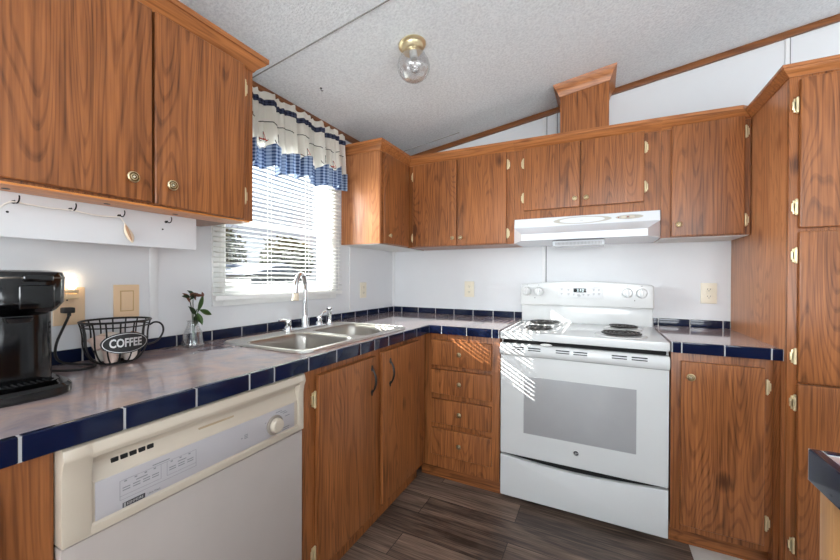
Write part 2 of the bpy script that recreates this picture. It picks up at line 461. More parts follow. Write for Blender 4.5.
# ---------------------------------------------------------------- mesh helpers
class MB:
    def __init__(s):
        s.bm = bmesh.new()

    def _merge(s, t, mi=0):
        for f in t.faces:
            f.material_index = mi
        me = bpy.data.meshes.new('tmp')
        t.to_mesh(me); t.free()
        s.bm.from_mesh(me)
        bpy.data.meshes.remove(me)
        return s

    def box(s, x0, x1, y0, y1, z0, z1, bev=0.0, seg=2, mi=0, rot=None, piv=None):
        t = bmesh.new()
        bmesh.ops.create_cube(t, size=1.0)
        c = Vector(((x0 + x1) / 2, (y0 + y1) / 2, (z0 + z1) / 2))
        for v in t.verts:
            v.co = Vector((v.co.x * abs(x1 - x0), v.co.y * abs(y1 - y0), v.co.z * abs(z1 - z0)))
        if bev:
            bmesh.ops.bevel(t, geom=list(t.edges), offset=bev, segments=seg, affect='EDGES', profile=0.6)
        p = Vector(piv) if piv else c
        for v in t.verts:
            v.co = v.co + c
            if rot is not None:
                v.co = p + rot @ (v.co - p)
        return s._merge(t, mi)

    def cyl(s, p0, p1, r0, r1=None, seg=20, mi=0, caps=True):
        r1 = r0 if r1 is None else r1
        p0, p1 = Vector(p0), Vector(p1)
        d = p1 - p0
        t = bmesh.new()
        bmesh.ops.create_cone(t, cap_ends=caps, segments=seg, radius1=r0, radius2=r1, depth=d.length)
        q = d.to_track_quat('Z', 'Y')
        for v in t.verts:
            v.co = q @ v.co + (p0 + p1) / 2
        return s._merge(t, mi)

    def sphere(s, c, r, seg=16, mi=0, rot=None):
        t = bmesh.new()
        bmesh.ops.create_uvsphere(t, u_segments=seg, v_segments=max(6, seg // 2), radius=1.0)
        rr = r if hasattr(r, '__len__') else (r, r, r)
        for v in t.verts:
            q = Vector((v.co.x * rr[0], v.co.y * rr[1], v.co.z * rr[2]))
            if rot is not None:
                q = rot @ q
            v.co = q + Vector(c)
        return s._merge(t, mi)

    def tube(s, pts, r, seg=8, closed=False, mi=0):
        pts = [Vector(p) for p in pts]
        n = len(pts)
        rs = r if hasattr(r, '__len__') else [r] * n
        t = bmesh.new()
        rings = []
        up = None
        for i, p in enumerate(pts):
            if closed:
                d = pts[(i + 1) % n] - pts[i - 1]
            else:
                d = pts[min(i + 1, n - 1)] - pts[max(i - 1, 0)]
            d.normalize()
            if up is None:
                up = Vector((0, 0, 1)) if abs(d.z) < 0.9 else Vector((1, 0, 0))
            a = d.cross(up)
            if a.length < 1e-6:
                a = d.orthogonal()
            a.normalize()
            b2 = a.cross(d).normalized()
            up = b2
            rings.append([t.verts.new(p + (a * math.cos(k * 2 * math.pi / seg) + b2 * math.sin(k * 2 * math.pi / seg)) * rs[i]) for k in range(seg)])
        m = n if closed else n - 1
        for i in range(m):
            A, B = rings[i], rings[(i + 1) % n]
            for k in range(seg):
                t.faces.new((A[k], A[(k + 1) % seg], B[(k + 1) % seg], B[k]))
        if not closed:
            t.faces.new(rings[0][::-1]); t.faces.new(rings[-1])
        bmesh.ops.recalc_face_normals(t, faces=list(t.faces))
        return s._merge(t, mi)

    def lathe(s, prof, origin=(0, 0, 0), axis=(0, 0, 1), seg=24, mi=0, sx=1.0, sy=1.0):
        """prof: (radius, height) pairs along the axis"""
        t = bmesh.new()
        q = Vector(axis).normalized().to_track_quat('Z', 'Y')
        o = Vector(origin)
        rings = []
        for r, h in prof:
            if r < 1e-6:
                rings.append([t.verts.new(o + q @ Vector((0, 0, h)))])
            else:
                rings.append([t.verts.new(o + q @ Vector((sx * r * math.cos(k * 2 * math.pi / seg), sy * r * math.sin(k * 2 * math.pi / seg), h))) for k in range(seg)])
        for A, B in zip(rings, rings[1:]):
            if len(A) == 1 and len(B) == 1:
                continue
            for k in range(seg):
                k2 = (k + 1) % seg
                if len(A) == 1: t.faces.new((A[0], B[k2], B[k]))
                elif len(B) == 1: t.faces.new((A[k], A[k2], B[0]))
                else: t.faces.new((A[k], A[k2], B[k2], B[k]))
        bmesh.ops.recalc_face_normals(t, faces=list(t.faces))
        return s._merge(t, mi)

    def prism(s, poly, axis, a0, a1, bev=0.0, seg=2, mi=0):
        """poly: 2-D outline; axis: extrusion axis. 2-D coords are the other two axes in xyz order"""
        t = bmesh.new()

        def mk(p, a):
            if axis == 'x': return Vector((a, p[0], p[1]))
            if axis == 'y': return Vector((p[0], a, p[1]))
            return Vector((p[0], p[1], a))
        A = [t.verts.new(mk(p, a0)) for p in poly]
        B = [t.verts.new(mk(p, a1)) for p in poly]
        n = len(poly)
        t.faces.new(A); t.faces.new(B[::-1])
        for i in range(n):
            t.faces.new((A[i], B[i], B[(i + 1) % n], A[(i + 1) % n]))
        bmesh.ops.recalc_face_normals(t, faces=list(t.faces))
        if bev:
            bmesh.ops.bevel(t, geom=[e for e in t.edges if e.calc_face_angle(0) > 0.5], offset=bev, segments=seg, affect='EDGES', profile=0.6)
        return s._merge(t, mi)

    def poly(s, verts, faces, mi=0, recalc=True):
        t = bmesh.new()
        V = [t.verts.new(v) for v in verts]
        for f in faces:
            t.faces.new([V[i] for i in f])
        if recalc:
            bmesh.ops.recalc_face_normals(t, faces=list(t.faces))
        return s._merge(t, mi)

    def grid(s, fn, nu, nv, mi=0, thick=0.0):
        t = bmesh.new()
        V = [[t.verts.new(fn(i / nu, j / nv)) for j in range(nv + 1)] for i in range(nu + 1)]
        for i in range(nu):
            for j in range(nv):
                t.faces.new((V[i][j], V[i + 1][j], V[i + 1][j + 1], V[i][j + 1]))
        if thick:
            bmesh.ops.solidify(t, geom=list(t.faces), thickness=thick)
        bmesh.ops.recalc_face_normals(t, faces=list(t.faces))
        return s._merge(t, mi)

    def shift(s, fn):
        for v in s.bm.verts:
            v.co = fn(v.co)
        return s


def origin_of(o):
    p = Vector((0, 0, 0))
    while o is not None:
        p += o.location
        o = o.parent
    return p


def build(name, mb, mats, parent=None, loc=None, label=None, sharp=35):
    """link the collected geometry as ONE object. Geometry is given in world coordinates"""
    bm = mb.bm
    lo = Vector((0, 0, 0)) if loc is None else Vector(loc)
    off = origin_of(parent) + lo
    for v in bm.verts:
        v.co -= off
    for f in bm.faces:
        f.smooth = True
    for e in bm.edges:
        e.smooth = not (len(e.link_faces) == 2 and e.calc_face_angle(0) > math.radians(sharp))
    me = bpy.data.meshes.new(name)
    bm.to_mesh(me); bm.free()
    for m in (mats if isinstance(mats, (list, tuple)) else [mats]):
        me.materials.append(m)
    o = bpy.data.objects.new(name, me)
    o.location = lo
    COL.objects.link(o)
    if parent: o.parent = parent
    if label: o['label'] = label
    return o


def tag(o, label, cat, group=None):
    o['label'] = label; o['category'] = cat
    if group: o['group'] = group
    return o


def thing(name, label, cat, loc, group=None):
    o = bpy.data.objects.new(name, None)
    o.empty_display_size = 0.05
    o.location = loc
    COL.objects.link(o)
    return tag(o, label, cat, group)


def struct(name, mb, mat, parent=None):
    o = build(name, mb, mat, parent)
    if not parent: o['kind'] = 'structure'
    return o


def copy_thing(root, loc, label=None):
    r = root.copy(); COL.objects.link(r); r.location = loc
    if label: r['label'] = label
    for ch in list(root.children):
        c = ch.copy(); COL.objects.link(c); c.parent = r
        for g in list(ch.children):
            d = g.copy(); COL.objects.link(d); d.parent = c
    return r


def text_mb(mb, s, origin, right, up, size, depth=0.0006, mi=0, squash=1.0, shear=0.0, bold=0.0, align='CENTER'):
    """raised lettering as mesh, baseline centre at origin"""
    cu = bpy.data.curves.new('lettering', 'FONT')
    cu.body = s; cu.size = size; cu.align_x = align; cu.align_y = 'CENTER'
    cu.extrude = depth; cu.offset = bold; cu.shear = shear
    cu.resolution_u = 3
    o = bpy.data.objects.new('lettering', cu)
    COL.objects.link(o)
    dg = bpy.context.evaluated_depsgraph_get()
    me = bpy.data.meshes.new_from_object(o.evaluated_get(dg))
    t = bmesh.new(); t.from_mesh(me)
    r, u = Vector(right).normalized(), Vector(up).normalized()
    n = r.cross(u)
    for v in t.verts:
        v.co = Vector(origin) + r * v.co.x * squash + u * v.co.y + n * v.co.z
    bpy.data.objects.remove(o); bpy.data.curves.remove(cu); bpy.data.meshes.remove(me)
    mb._merge(t, mi)
    return mb


def sweep_rings(path, prof):
    """mitred offsets of a 2-D path; prof: (out, z). Outward is to the right of travel"""
    P = [Vector((p[0], p[1])) for p in path]
    rings = []
    for i, p in enumerate(P):
        d0 = (P[i] - P[i - 1]).normalized() if i > 0 else None
        d1 = (P[i + 1] - P[i]).normalized() if i < len(P) - 1 else None
        d0 = d0 or d1; d1 = d1 or d0
        n0, n1 = Vector((d0.y, -d0.x)), Vector((d1.y, -d1.x))
        b = (n0 + n1).normalized()
        k = 1.0 / max(0.2, b.dot(n0))
        rings.append([Vector((p.x + b.x * k * o, p.y + b.y * k * o, z)) for o, z in prof])
    return rings


def sweep_mb(rings):
    mb = MB(); t = bmesh.new()
    V = [[t.verts.new(c) for c in r] for r in rings]
    n = len(V[0])
    for A, B in zip(V, V[1:]):
        for k in range(n):
            t.faces.new((A[k], A[(k + 1) % n], B[(k + 1) % n], B[k]))
    t.faces.new(V[0]); t.faces.new(V[-1][::-1])
    bmesh.ops.recalc_face_normals(t, faces=list(t.faces))
    return mb._merge(t)


# ---------------------------------------------------------------- the room shell
RX, RY = 4.9, -5.9          # far side and rear of the open space behind the camera
CA, CB = 2.14, 0.143        # vaulted ceiling: z = CA + CB * x


def cz(x): return CA + CB * x


struct('floor', MB().box(-0.09, RX + .1, RY - .1, 0.09, -0.08, 0.0), FLOOR)
fv = struct('floor_vinyl', MB().box(1.886, RX, RY, -0.52, 0.0002, 0.004, .001), VINYLF)

WY0, WY1, WZ0, WZ1 = -1.505, -0.773, 1.105, 1.835      # kitchen window opening


def wall_with_holes(name, axis, a0, a1, h0, h1, t0, t1, holes, mat, top=None):
    """wall slab with rectangular openings. axis: running axis ('x' or 'y')"""
    mb = MB()
    cuts = sorted(set([a0, a1] + [h[0] for h in holes] + [h[1] for h in holes]))
    for p, q in zip(cuts, cuts[1:]):
        mid = (p + q) / 2
        zs = [h0]
        for h in holes:
            if h[0] <= mid <= h[1]:
                zs += [h[2], h[3]]
        zs.append(h1)
        for k in range(0, len(zs), 2):
            if axis == 'y': mb.box(t0, t1, p, q, zs[k], zs[k + 1])
            else: mb.box(p, q, t0, t1, zs[k], zs[k + 1])
    return struct(name, mb, mat)


wall_with_holes('wall_left', 'y', RY - .1, 0.09, -0.08, CA + 0.02, -0.09, 0.0, [(WY0, WY1, WZ0, WZ1)], WALL)
struct('wall_back', MB().prism([(0, -.08), (RX + .1, -.08), (RX + .1, cz(RX + .1) + .02), (0, cz(0) + .02)], 'y', 0.0, 0.09), WALL)
wall_with_holes('wall_right', 'y', RY - .1, 0.0, -0.08, cz(RX) + .02, RX, RX + .1, [(-4.3, -2.1, 0.8, 2.1)], WALL)  # unseen opening added as a source of fill light
wall_with_holes('wall_rear', 'x', 0.0, RX, -0.08, cz(RX) + .02, RY - .1, RY, [(0.5, 4.5, 0.02, 2.1)], WALL)  # unseen opening, enlarged so sun on the floor bounces to the ceiling
cm = MB().prism([(-.09, cz(-.09)), (RX + .1, cz(RX + .1)), (RX + .1, cz(RX + .1) + .06), (-.09, cz(-.09) + .06)], 'y', RY - .1, 0.09)
struct('ceiling', cm, CEIL)
# frames for the unseen rear and right openings, added to let in light
for nm, ax, a0, a1, zs, t0 in (('added_window_2', 'x', 0.5, 4.5, .02, RY - .07), ('added_window_3', 'y', -4.3, -2.1, .8, RX + .02)):
    mb = MB()
    for p, q, z0, z1 in ((a0, a1, zs, zs + .05), (a0, a1, 2.05, 2.1), (a0, a0 + .05, zs + .05, 2.05), (a1 - .05, a1, zs + .05, 2.05), ((a0 + a1) / 2 - .025, (a0 + a1) / 2 + .025, zs + .05, 2.05)):
        if ax == 'x': mb.box(p, q, t0, t0 + .05, z0, z1, .004)
        else: mb.box(t0, t0 + .05, p, q, z0, z1, .004)
    struct(nm, mb, VINYLWHITE)

# ceiling seam strips, cove trims, wall battens
sx = MB().box(0.0, RX, -1.371, -1.367, 0, 0.004)
sx.shift(lambda c: Vector((c.x, c.y, cz(c.x) + c.z - .0035)))
struct('trim_1', sx, plain('seam_grey', (140, 139, 136), .8))
sx = MB().box(0.0, 0.62, -0.130, -0.126, 0, 0.004)
sx.shift(lambda c: Vector((c.x, c.y, cz(c.x) + c.z - .0035)))
struct('trim_2', sx, plain('seam_grey_b', (150, 148, 144), .8))
tb = MB().box(0.0, RX, -0.020, -0.0005, -0.036, -.001, .004)
tb.shift(lambda c: Vector((c.x, c.y, cz(c.x) + c.z)))
struct('trim_3', tb, DARKTRIM)
struct('trim_4', MB().box(0.0005, 0.020, RY, -0.021, CA - .034, CA + .001, .004), DARKTRIMY)
n = 5
for (x0, x1, z0) in ((1.172, 1.196, .957), (1.244, 1.262, 1.99), (2.384, 2.402, 2.0)):
    struct('trim_%d' % n, MB().box(x0, x1, -0.006, -0.0003, z0, cz(x0) - .03, .002).box(x1, x1 + .005, -0.0015, -0.0003, z0, cz(x0) - .03, 0, mi=1), [BATTEN, plain('batten_groove_%d' % n, (120, 120, 122), .8)]); n += 1
struct('trim_%d' % n, MB().box(0.0003, 0.006, -1.792, -1.764, .957, 1.40, .002), BATTEN); n += 1
struct('trim_%d' % n, MB().box(0.0003, 0.006, -0.582, -0.572, .957, 1.403, .002), BATTEN); n += 1
struct('trim_%d' % n, MB().box(0.0003, 0.014, -0.014, -0.0003, .957, 1.403, .004), BATTEN); n += 1

# ---------------------------------------------------------------- kitchen window
w1 = bpy.data.objects.new('window_1', None); w1.location = (-0.04, (WY0 + WY1) / 2, WZ0); w1['kind'] = 'structure'; COL.objects.link(w1)


def rect_frame(x0, x1, y0, y1, z0, z1, w, bev=.003, wb=None):
    wb = wb or w
    mb = MB()
    mb.box(x0, x1, y0, y0 + w, z0, z1, bev).box(x0, x1, y1 - w, y1, z0, z1, bev)
    mb.box(x0, x1, y0 + w, y1 - w, z0, z0 + wb, bev).box(x0, x1, y0 + w, y1 - w, z1 - w, z1, bev)
    return mb


build('casing', rect_frame(.0005, .012, WY0 - .045, WY1 + .045, WZ0 - .045, WZ1 + .045, .05), VINYLWHITE, w1)
build('frame', rect_frame(-.088, -.001, WY0 + .001, WY1 - .001, WZ0 + .001, WZ1 - .001, .022), VINYLWHITE, w1)
for z0, z1, xx in ((WZ0 + .024, 1.472, -.045), (1.450, WZ1 - .024, -.075)):
    sash = build('sash', rect_frame(xx, xx + .022, WY0 + .024, WY1 - .024, z0, z1, .016, wb=.026), VINYLWHITE, w1)
    build('pane', MB().box(xx + .009, xx + .012, WY0 + .041, WY1 - .041, z0 + .027, z1 - .017), PANE, sash)

# ---------------------------------------------------------------- window blind
BY0, BY1 = -1.562, -0.714
bl = thing('window_blind', 'white horizontal slat mini blind, slats open, hung over the kitchen window', 'blind', (0.03, -1.138, 1.09))
build('headrail', MB().box(.016, .050, BY0, BY1, 1.945, 1.985, .003), VINYLWHITE, bl)
mb = MB()
zz = 1.122
while zz < 1.935:
    def slat(u, v, z=zz):
        w = (v - .5) * .0230
        return Vector((.036 + w, BY0 + u * (BY1 - BY0), z + .0022 - .0022 * (2 * (v - .5)) ** 2 * 1.6 + w * .10))
    mb.grid(slat, 2, 4, thick=.0007)
    zz += .0222
build('slats', mb, SLAT, bl)
build('bottom_rail', MB().box(.022, .050, BY0, BY1, 1.086, 1.108, .004), VINYLWHITE, bl)
for yy in (-1.525, -1.27, -1.01, -0.752):
    build('ladder_cord', MB().tube([(.049, yy, 1.10), (.049, yy, 1.95)], .0012, 6).tube([(.023, yy, 1.10), (.023, yy, 1.95)], .0012, 6), WHITE_MATTE, bl)

# ---------------------------------------------------------------- valance
va = thing('window_valance', 'cream cotton curtain valance with navy check band and blue gingham hem', 'valance', (0.06, -1.14, 1.72))
VY0, VY1 = -1.60, -0.757
rnd = random.Random(3)
ph = [rnd.uniform(0, 6.28) for _ in range(6)]


def val_x(y, z, amp=1.0):
    g = (z - 1.72) / .37
    a = (.013 + .012 * (1 - g)) * amp
    s = a * math.sin(y * 52 + ph[0] + .8 * math.sin(y * 9 + ph[1])) + .5 * a * math.sin(y * 91 + ph[2] + .5 * z * 6) + .28 * a * math.sin(y * 205 + ph[3])
    return .096 + s + .012 * (1 - g)


def hem_z(y):
    return 1.712 + .05 * (y + 1.4) / .65 * .7 + .012 * math.sin(y * 52 + 1.0 + .8 * math.sin(y * 9)) + .007 * math.sin(y * 23 + 2) + .005 * math.sin(y * 91 + ph[2])


def panel_pt(u, v):
    y = VY0 + u * (VY1 - VY0)
    zb = hem_z(y) + .085
    z = zb + v * (2.072 + .005 * math.sin(u * 130) - zb)
    return Vector((val_x(y, z), y, z))


build('curtain_panel', MB().grid(panel_pt, 260, 14, thick=.0012), CLOTH, va)
build('hem_ruffle', MB().grid(lambda u, v: Vector((val_x(VY0 + u * (VY1 - VY0), 1.76, 1.3) + .003, VY0 + u * (VY1 - VY0), hem_z(VY0 + u * (VY1 - VY0)) - .012 + v * .104)), 260, 4, thick=.0012), GINGHAM, va, label='blue and white gingham hem')
build('header_band', MB().grid(lambda u, v: Vector((val_x(VY0 + u * (VY1 - VY0), 2.02) + .004 + .003 * math.sin(v * 3.14), VY0 + u * (VY1 - VY0), 2.008 + .002 * math.sin(u * 60) + .0015 * math.sin(u * 210) + v * .028)), 260, 3, thick=.0012), NAVYCHECK, va, label='navy check band')
build('curtain_rod', MB().cyl((.070, VY0 + .01, 2.022), (.070, VY1 - .01, 2.022), .006, seg=10).cyl((.0005, VY1 - .012, 2.022), (.070, VY1 - .012, 2.022), .005).cyl((.0005, VY0 + .012, 2.022), (.070, VY0 + .012, 2.022), .005), VINYLWHITE, va)
mb = MB()
yv = VY0 + .01
k = 0
while yv < VY1 - .07:
    w = .085
    pts = []
    for i in range(9):
        y = yv + w * i / 8
        z = 1.928 + .012 * math.sin(i / 8 * 3.14) + .010 * math.sin(k * 2.1)
        pts.append((val_x(y, z) + .0022, y, z))
    mb.tube(pts, .0021, 5)
    yv += .105; k += 1
build('stitched_swag', mb, THREAD, va)
for yb, kind in ((-1.36, 0), (-1.30, 1), (-1.10, 0), (-.97, 1), (-.88, 0), (-.80, 1)):
    mb = MB()
    zb = 1.850
    def P(dy, dz, e=.003): return Vector((val_x(yb + dy, zb + dz) + e, yb + dy, zb + dz))
    mb.tube([P(-.022, -.004), P(-.014, -.016), P(.014, -.016), P(.022, -.004)], .0018, 5, mi=0)
    mb.tube([P(0, -.014), P(0, .03)], .0012, 5, mi=0)
    mb.tube([P(.001, .028), P(.016, -.002), P(.001, -.002)], .0016, 5, mi=1 if kind == 0 else 0)
    if kind == 0:
        mb.tube([P(-.020, -.008), P(.020, -.008)], .0030, 5, mi=1)
    build('sailboat_motif', mb, [THREAD, REDTHREAD], va)


# ---------------------------------------------------------------- cabinet hardware
def knob(parent, c, nrm, r=.0155):
    mb = MB()
    mb.lathe([(0, 0), (r * .55, 0), (r * .42, .004), (r * .45, .007), (r * .9, .010), (r, .013), (r * .96, .016), (r * .80, .0175)], c, nrm, 24, 0)
    mb.lathe([(r * .80, .0175), (r * .70, .0155), (r * .55, .0155)], c, nrm, 24, 1)
    mb.lathe([(r * .58, .0153), (r * .52, .0178), (r * .40, .0180)], c, nrm, 24, 0)
    mb.lathe([(r * .40, .0178), (r * .30, .0160), (r * .22, .0160)], c, nrm, 24, 1)
    mb.lathe([(r * .24, .0158), (r * .2, .0185), (0, .0195)], c, nrm, 16, 2)
    return build('knob', mb, [BRASS, BRASSD, KNOBGLASS], parent)


def hinge(parent, c, face, side):
    """small brass wrap hinge; face: '-y' or '+x' front; side: +1/-1 direction of the frame leaf along the face"""
    mb = MB()
    x, y, z = c
    if face == '-y':
        mb.box(x - side * .004, x + side * .010, y + .003, y - .003, z - .026, z + .026, .002)
        mb.box(x - side * .004, x + side * .014, y + .003, y - .003, z - .016, z + .016, .002)
        mb.cyl((x, y - .005, z - .024), (x, y - .005, z + .024), .0052, seg=12)
        mb.sphere((x, y - .005, z + .027), .0052, 10).sphere((x, y - .005, z - .027), .0052, 10)
    else:
        mb.box(x - .003, x + .003, y - side * .004, y + side * .010, z - .026, z + .026, .002)
        mb.box(x - .003, x + .003, y - side * .004, y + side * .014, z - .016, z + .016, .002)
        mb.cyl((x + .005, y, z - .024), (x + .005, y, z + .024), .0052, seg=12)
        mb.sphere((x + .005, y, z + .027), .0052, 10).sphere((x + .005, y, z - .027), .0052, 10)
    return build('hinge', mb, HINGEB, parent)


def pull(parent, x, y, z0, z1):
    mb = MB()
    pts = []
    for i in range(13):
        t = i / 12
        pts.append((x + .004 + .019 * math.sin(t * math.pi) ** .8, y, z0 + (z1 - z0) * t))
    mb.tube(pts, [.0036 + .0016 * math.sin(i / 12 * math.pi) for i in range(13)], 10)
    for z in (z0, z1):
        mb.sphere((x + .002, y, z), (.004, .008, .011), 12)
        s = 1 if z == z1 else -1
        mb.sphere((x + .002, y, z + s * .010), (.003, .005, .007), 10)
    return build('pull_handle', mb, IRON, parent)


CROWN = [(.0, 1.980), (.005, 1.980), (.007, 1.985), (.011, 1.990), (.022, 2.001), (.034, 2.012), (.036, 2.018), (.042, 2.020), (.042, 2.037), (.0, 2.037)]


def door_y(root, x0, x1, yf, z0, z1, mat=OAK, name='door', th=.021):
    return build(name, MB().box(x0, x1, yf - th, yf - .0006, z0, z1, .006, 3), mat, root)


def door_x(root, xf, y0, y1, z0, z1, mat=OAK, name='door', th=.021):
    return build(name, MB().box(xf + .0006, xf + th, y0, y1, z0, z1, .006, 3), mat, root)


# ---------------------------------------------------------------- wall cabinets
ZU0, ZU1 = 1.404, 1.997
UF = -0.288      # face of the back run
XF = 0.3227      # face of the left cabinet
g = 'oak wall cabinets'
# left of the window
c = thing('wall_cabinet', 'oak wall cabinet at left above coffee maker and white hook board', 'cabinet', (0.16, -1.98, ZU0), g)
build('body', MB().box(.001, XF - .019, -2.36, -1.597, ZU0 + .0005, ZU1), OAK, c)
build('face_frame', MB().box(XF - .0185, XF, -2.36, -1.5965, ZU0, ZU1, .001), OAK, c)
build('bottom_rail', MB().box(.2215, XF + .004, -2.3598, -1.612, ZU0 - .006, ZU0 - .0002, .002), PINEY, c, label='pine strip under the cabinet, brightened with painted bounce light')
for yy in (-2.226, -2.03, -1.845):
    build('screw_cap', MB().cyl((.262, yy, ZU0 - .0068), (.262, yy, ZU0 - .0058), .0075, seg=12), BLACKM, c)
d1 = door_x(c, XF, -2.335, -1.953, 1.409, 1.978)
d2 = door_x(c, XF, -1.946, -1.643, 1.405, 1.979)
knob(d1, (XF + .021, -2.008, 1.469), (1, 0, 0)); knob(d2, (XF + .021, -1.905, 1.469), (1, 0, 0))
for z in (1.90, 1.495): hinge(d2, (XF + .004, -1.637, z), '+x', 1)
rg = sweep_rings([(XF, -2.36), (XF, -1.597), (.001, -1.597)], [(o, z) for o, z in CROWN])
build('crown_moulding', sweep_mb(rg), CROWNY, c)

# corner and back run, one crown path cut per unit
XE = 0.300
path = [(.001, -.667), (XE, -.667), (XE, UF), (1.046, UF), (1.808, UF), (2.171, UF), (2.171, -.675), (2.80, -.675)]
rg = sweep_rings(path, CROWN)
for r, dz in zip(rg, (0, 0, 0, -.006, -.014, -.020, 0, 0)):
    for p in r: p.z += dz
PCROWN = [(o * .72, 2.003 - (2.037 - z) * .70) for o, z in CROWN]
rp = sweep_rings(path[5:], PCROWN)
rp = [[p.copy() for p in rp[0]], rp[1], rp[2]]
c = thing('corner_cabinet', 'oak wall cabinet in the back corner, its narrow door facing the room', 'cabinet', (.15, -.35, ZU0), g)
build('body', MB().box(.001, XE - .019, -.648, -.001, ZU0 + .0005, ZU1), OAK, c)
build('side_panel', MB().box(.001, XE - .0005, -.667, -.6485, ZU0, ZU1, .001), OAKLIT, c, label='oak end panel with sunlight painted into its paler wood')
build('face_frame', MB().box(XE - .0185, XE, -.6482, UF - .0015, ZU0, ZU1), OAK, c)
d = door_x(c, XE, -.638, -.322, 1.406, 1.975)
knob(d, (XE + .021, -.585, 1.458), (1, 0, 0), .013)
for z in (1.90, 1.47): hinge(d, (XE + .004, -.317, z), '+x', 1)
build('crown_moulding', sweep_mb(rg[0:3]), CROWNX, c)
build('bottom_panel', MB().box(.001, XE - .02, -.64, -.001, ZU0 - .003, ZU0 + .0003), WHITE_MATTE, c, label='white underside')

c = thing('wall_cabinet', 'oak two door wall cabinet between the corner and the range hood', 'cabinet', (.67, -.145, ZU0), g)
build('body', MB().box(XE + .001, 1.045, UF + .019, -.001, ZU0 + .0005, ZU1), OAK, c)
build('face_frame', MB().box(XE + .0012, 1.0455, UF, UF + .0185, ZU0, ZU1), OAK, c)
d1 = door_y(c, .342, .668, UF, 1.407, 1.978); d2 = door_y(c, .677, .999, UF, 1.407, 1.978)
knob(d1, (.645, UF - .021, 1.455), (0, -1, 0), .013); knob(d2, (.703, UF - .021, 1.455), (0, -1, 0), .013)
for z in (1.90, 1.47):
    hinge(d1, (.337, UF - .004, z), '-y', -1); hinge(d2, (1.004, UF - .004, z), '-y', 1)
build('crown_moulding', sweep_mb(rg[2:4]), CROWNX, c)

c = thing('wall_cabinet', 'short oak two door cabinet directly above the white range hood', 'cabinet', (1.427, -.145, 1.552), g)
build('body', MB().box(1.047, 1.807, UF + .019, -.001, 1.5525, ZU1), OAK, c)
build('face_frame', MB().box(1.0465, 1.8075, UF, UF + .0185, 1.552, ZU1), OAK, c)
d1 = door_y(c, 1.106, 1.418, UF, 1.600, 1.975); d2 = door_y(c, 1.424, 1.731, UF, 1.600, 1.975)
knob(d1, (1.392, UF - .021, 1.647), (0, -1, 0), .013); knob(d2, (1.452, UF - .021, 1.647), (0, -1, 0), .013)
for z in (1.89, 1.68):
    hinge(d1, (1.101, UF - .004, z), '-y', -1); hinge(d2, (1.736, UF - .004, z), '-y', 1)
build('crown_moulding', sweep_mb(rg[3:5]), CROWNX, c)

c = thing('wall_cabinet', 'oak single door wall cabinet between the range hood and the tall pantry', 'cabinet', (1.99, -.145, ZU0), g)
build('body', MB().box(1.809, 2.170, UF + .019, -.001, ZU0 + .0005, ZU1), OAK, c)
build('face_frame', MB().box(1.8085, 2.1695, UF, UF + .0185, ZU0, ZU1), OAK, c)
d = door_y(c, 1.851, 2.143, UF, 1.407, 1.975)
knob(d, (1.882, UF - .021, 1.466), (0, -1, 0), .014)
for z in (1.90, 1.475): hinge(d, (2.149, UF - .004, z), '-y', 1)
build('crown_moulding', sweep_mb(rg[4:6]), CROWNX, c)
build('bottom_panel', MB().box(1.812, 2.166, UF + .02, -.001, ZU0 - .003, ZU0 + .0003), WHITE_MATTE, c, label='white underside')

# tall pantry
c = thing('pantry_cabinet', 'tall oak pantry cabinet with stacked doors at the right edge', 'cabinet', (2.48, -.34, 0))
build('body', MB().box(2.1905, 2.80, -.656, -.001, .10, 1.985).box(2.195, 2.80, -.60, -.001, 0.0045, .10), OAK, c)
build('side_panel', MB().box(2.171, 2.190, -.6555, -.001, .0045, 1.985, .001), OAKLIT, c)
build('face_frame', MB().box(2.171, 2.80, -.675, -.6562, .09, 1.985, .001), OAK, c)
for z0, z1, hz in ((1.383, 1.948, (1.851, 1.464)), (.799, 1.370, (1.28, .895)), (.13, .792, (.718, .171))):
    d = door_y(c, 2.197, 2.76, -.675, z0, z1)
    for z in hz: hinge(d, (2.191, -.679, z), '-y', -1)
    knob(d, (2.725, -.696, (z0 + z1) / 2), (0, -1, 0))
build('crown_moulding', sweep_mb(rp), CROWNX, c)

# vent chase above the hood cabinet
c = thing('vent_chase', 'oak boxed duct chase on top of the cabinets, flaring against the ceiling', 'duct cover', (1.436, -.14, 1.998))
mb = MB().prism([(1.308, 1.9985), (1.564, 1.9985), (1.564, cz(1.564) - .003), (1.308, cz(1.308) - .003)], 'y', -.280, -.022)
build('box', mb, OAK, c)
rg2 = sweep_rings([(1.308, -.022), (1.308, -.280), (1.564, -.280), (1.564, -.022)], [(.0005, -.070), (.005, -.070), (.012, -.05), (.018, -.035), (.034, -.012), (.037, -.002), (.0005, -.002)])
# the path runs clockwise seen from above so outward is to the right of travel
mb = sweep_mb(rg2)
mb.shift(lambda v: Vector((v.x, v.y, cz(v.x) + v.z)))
build('crown_moulding', mb, CROWNX, c)

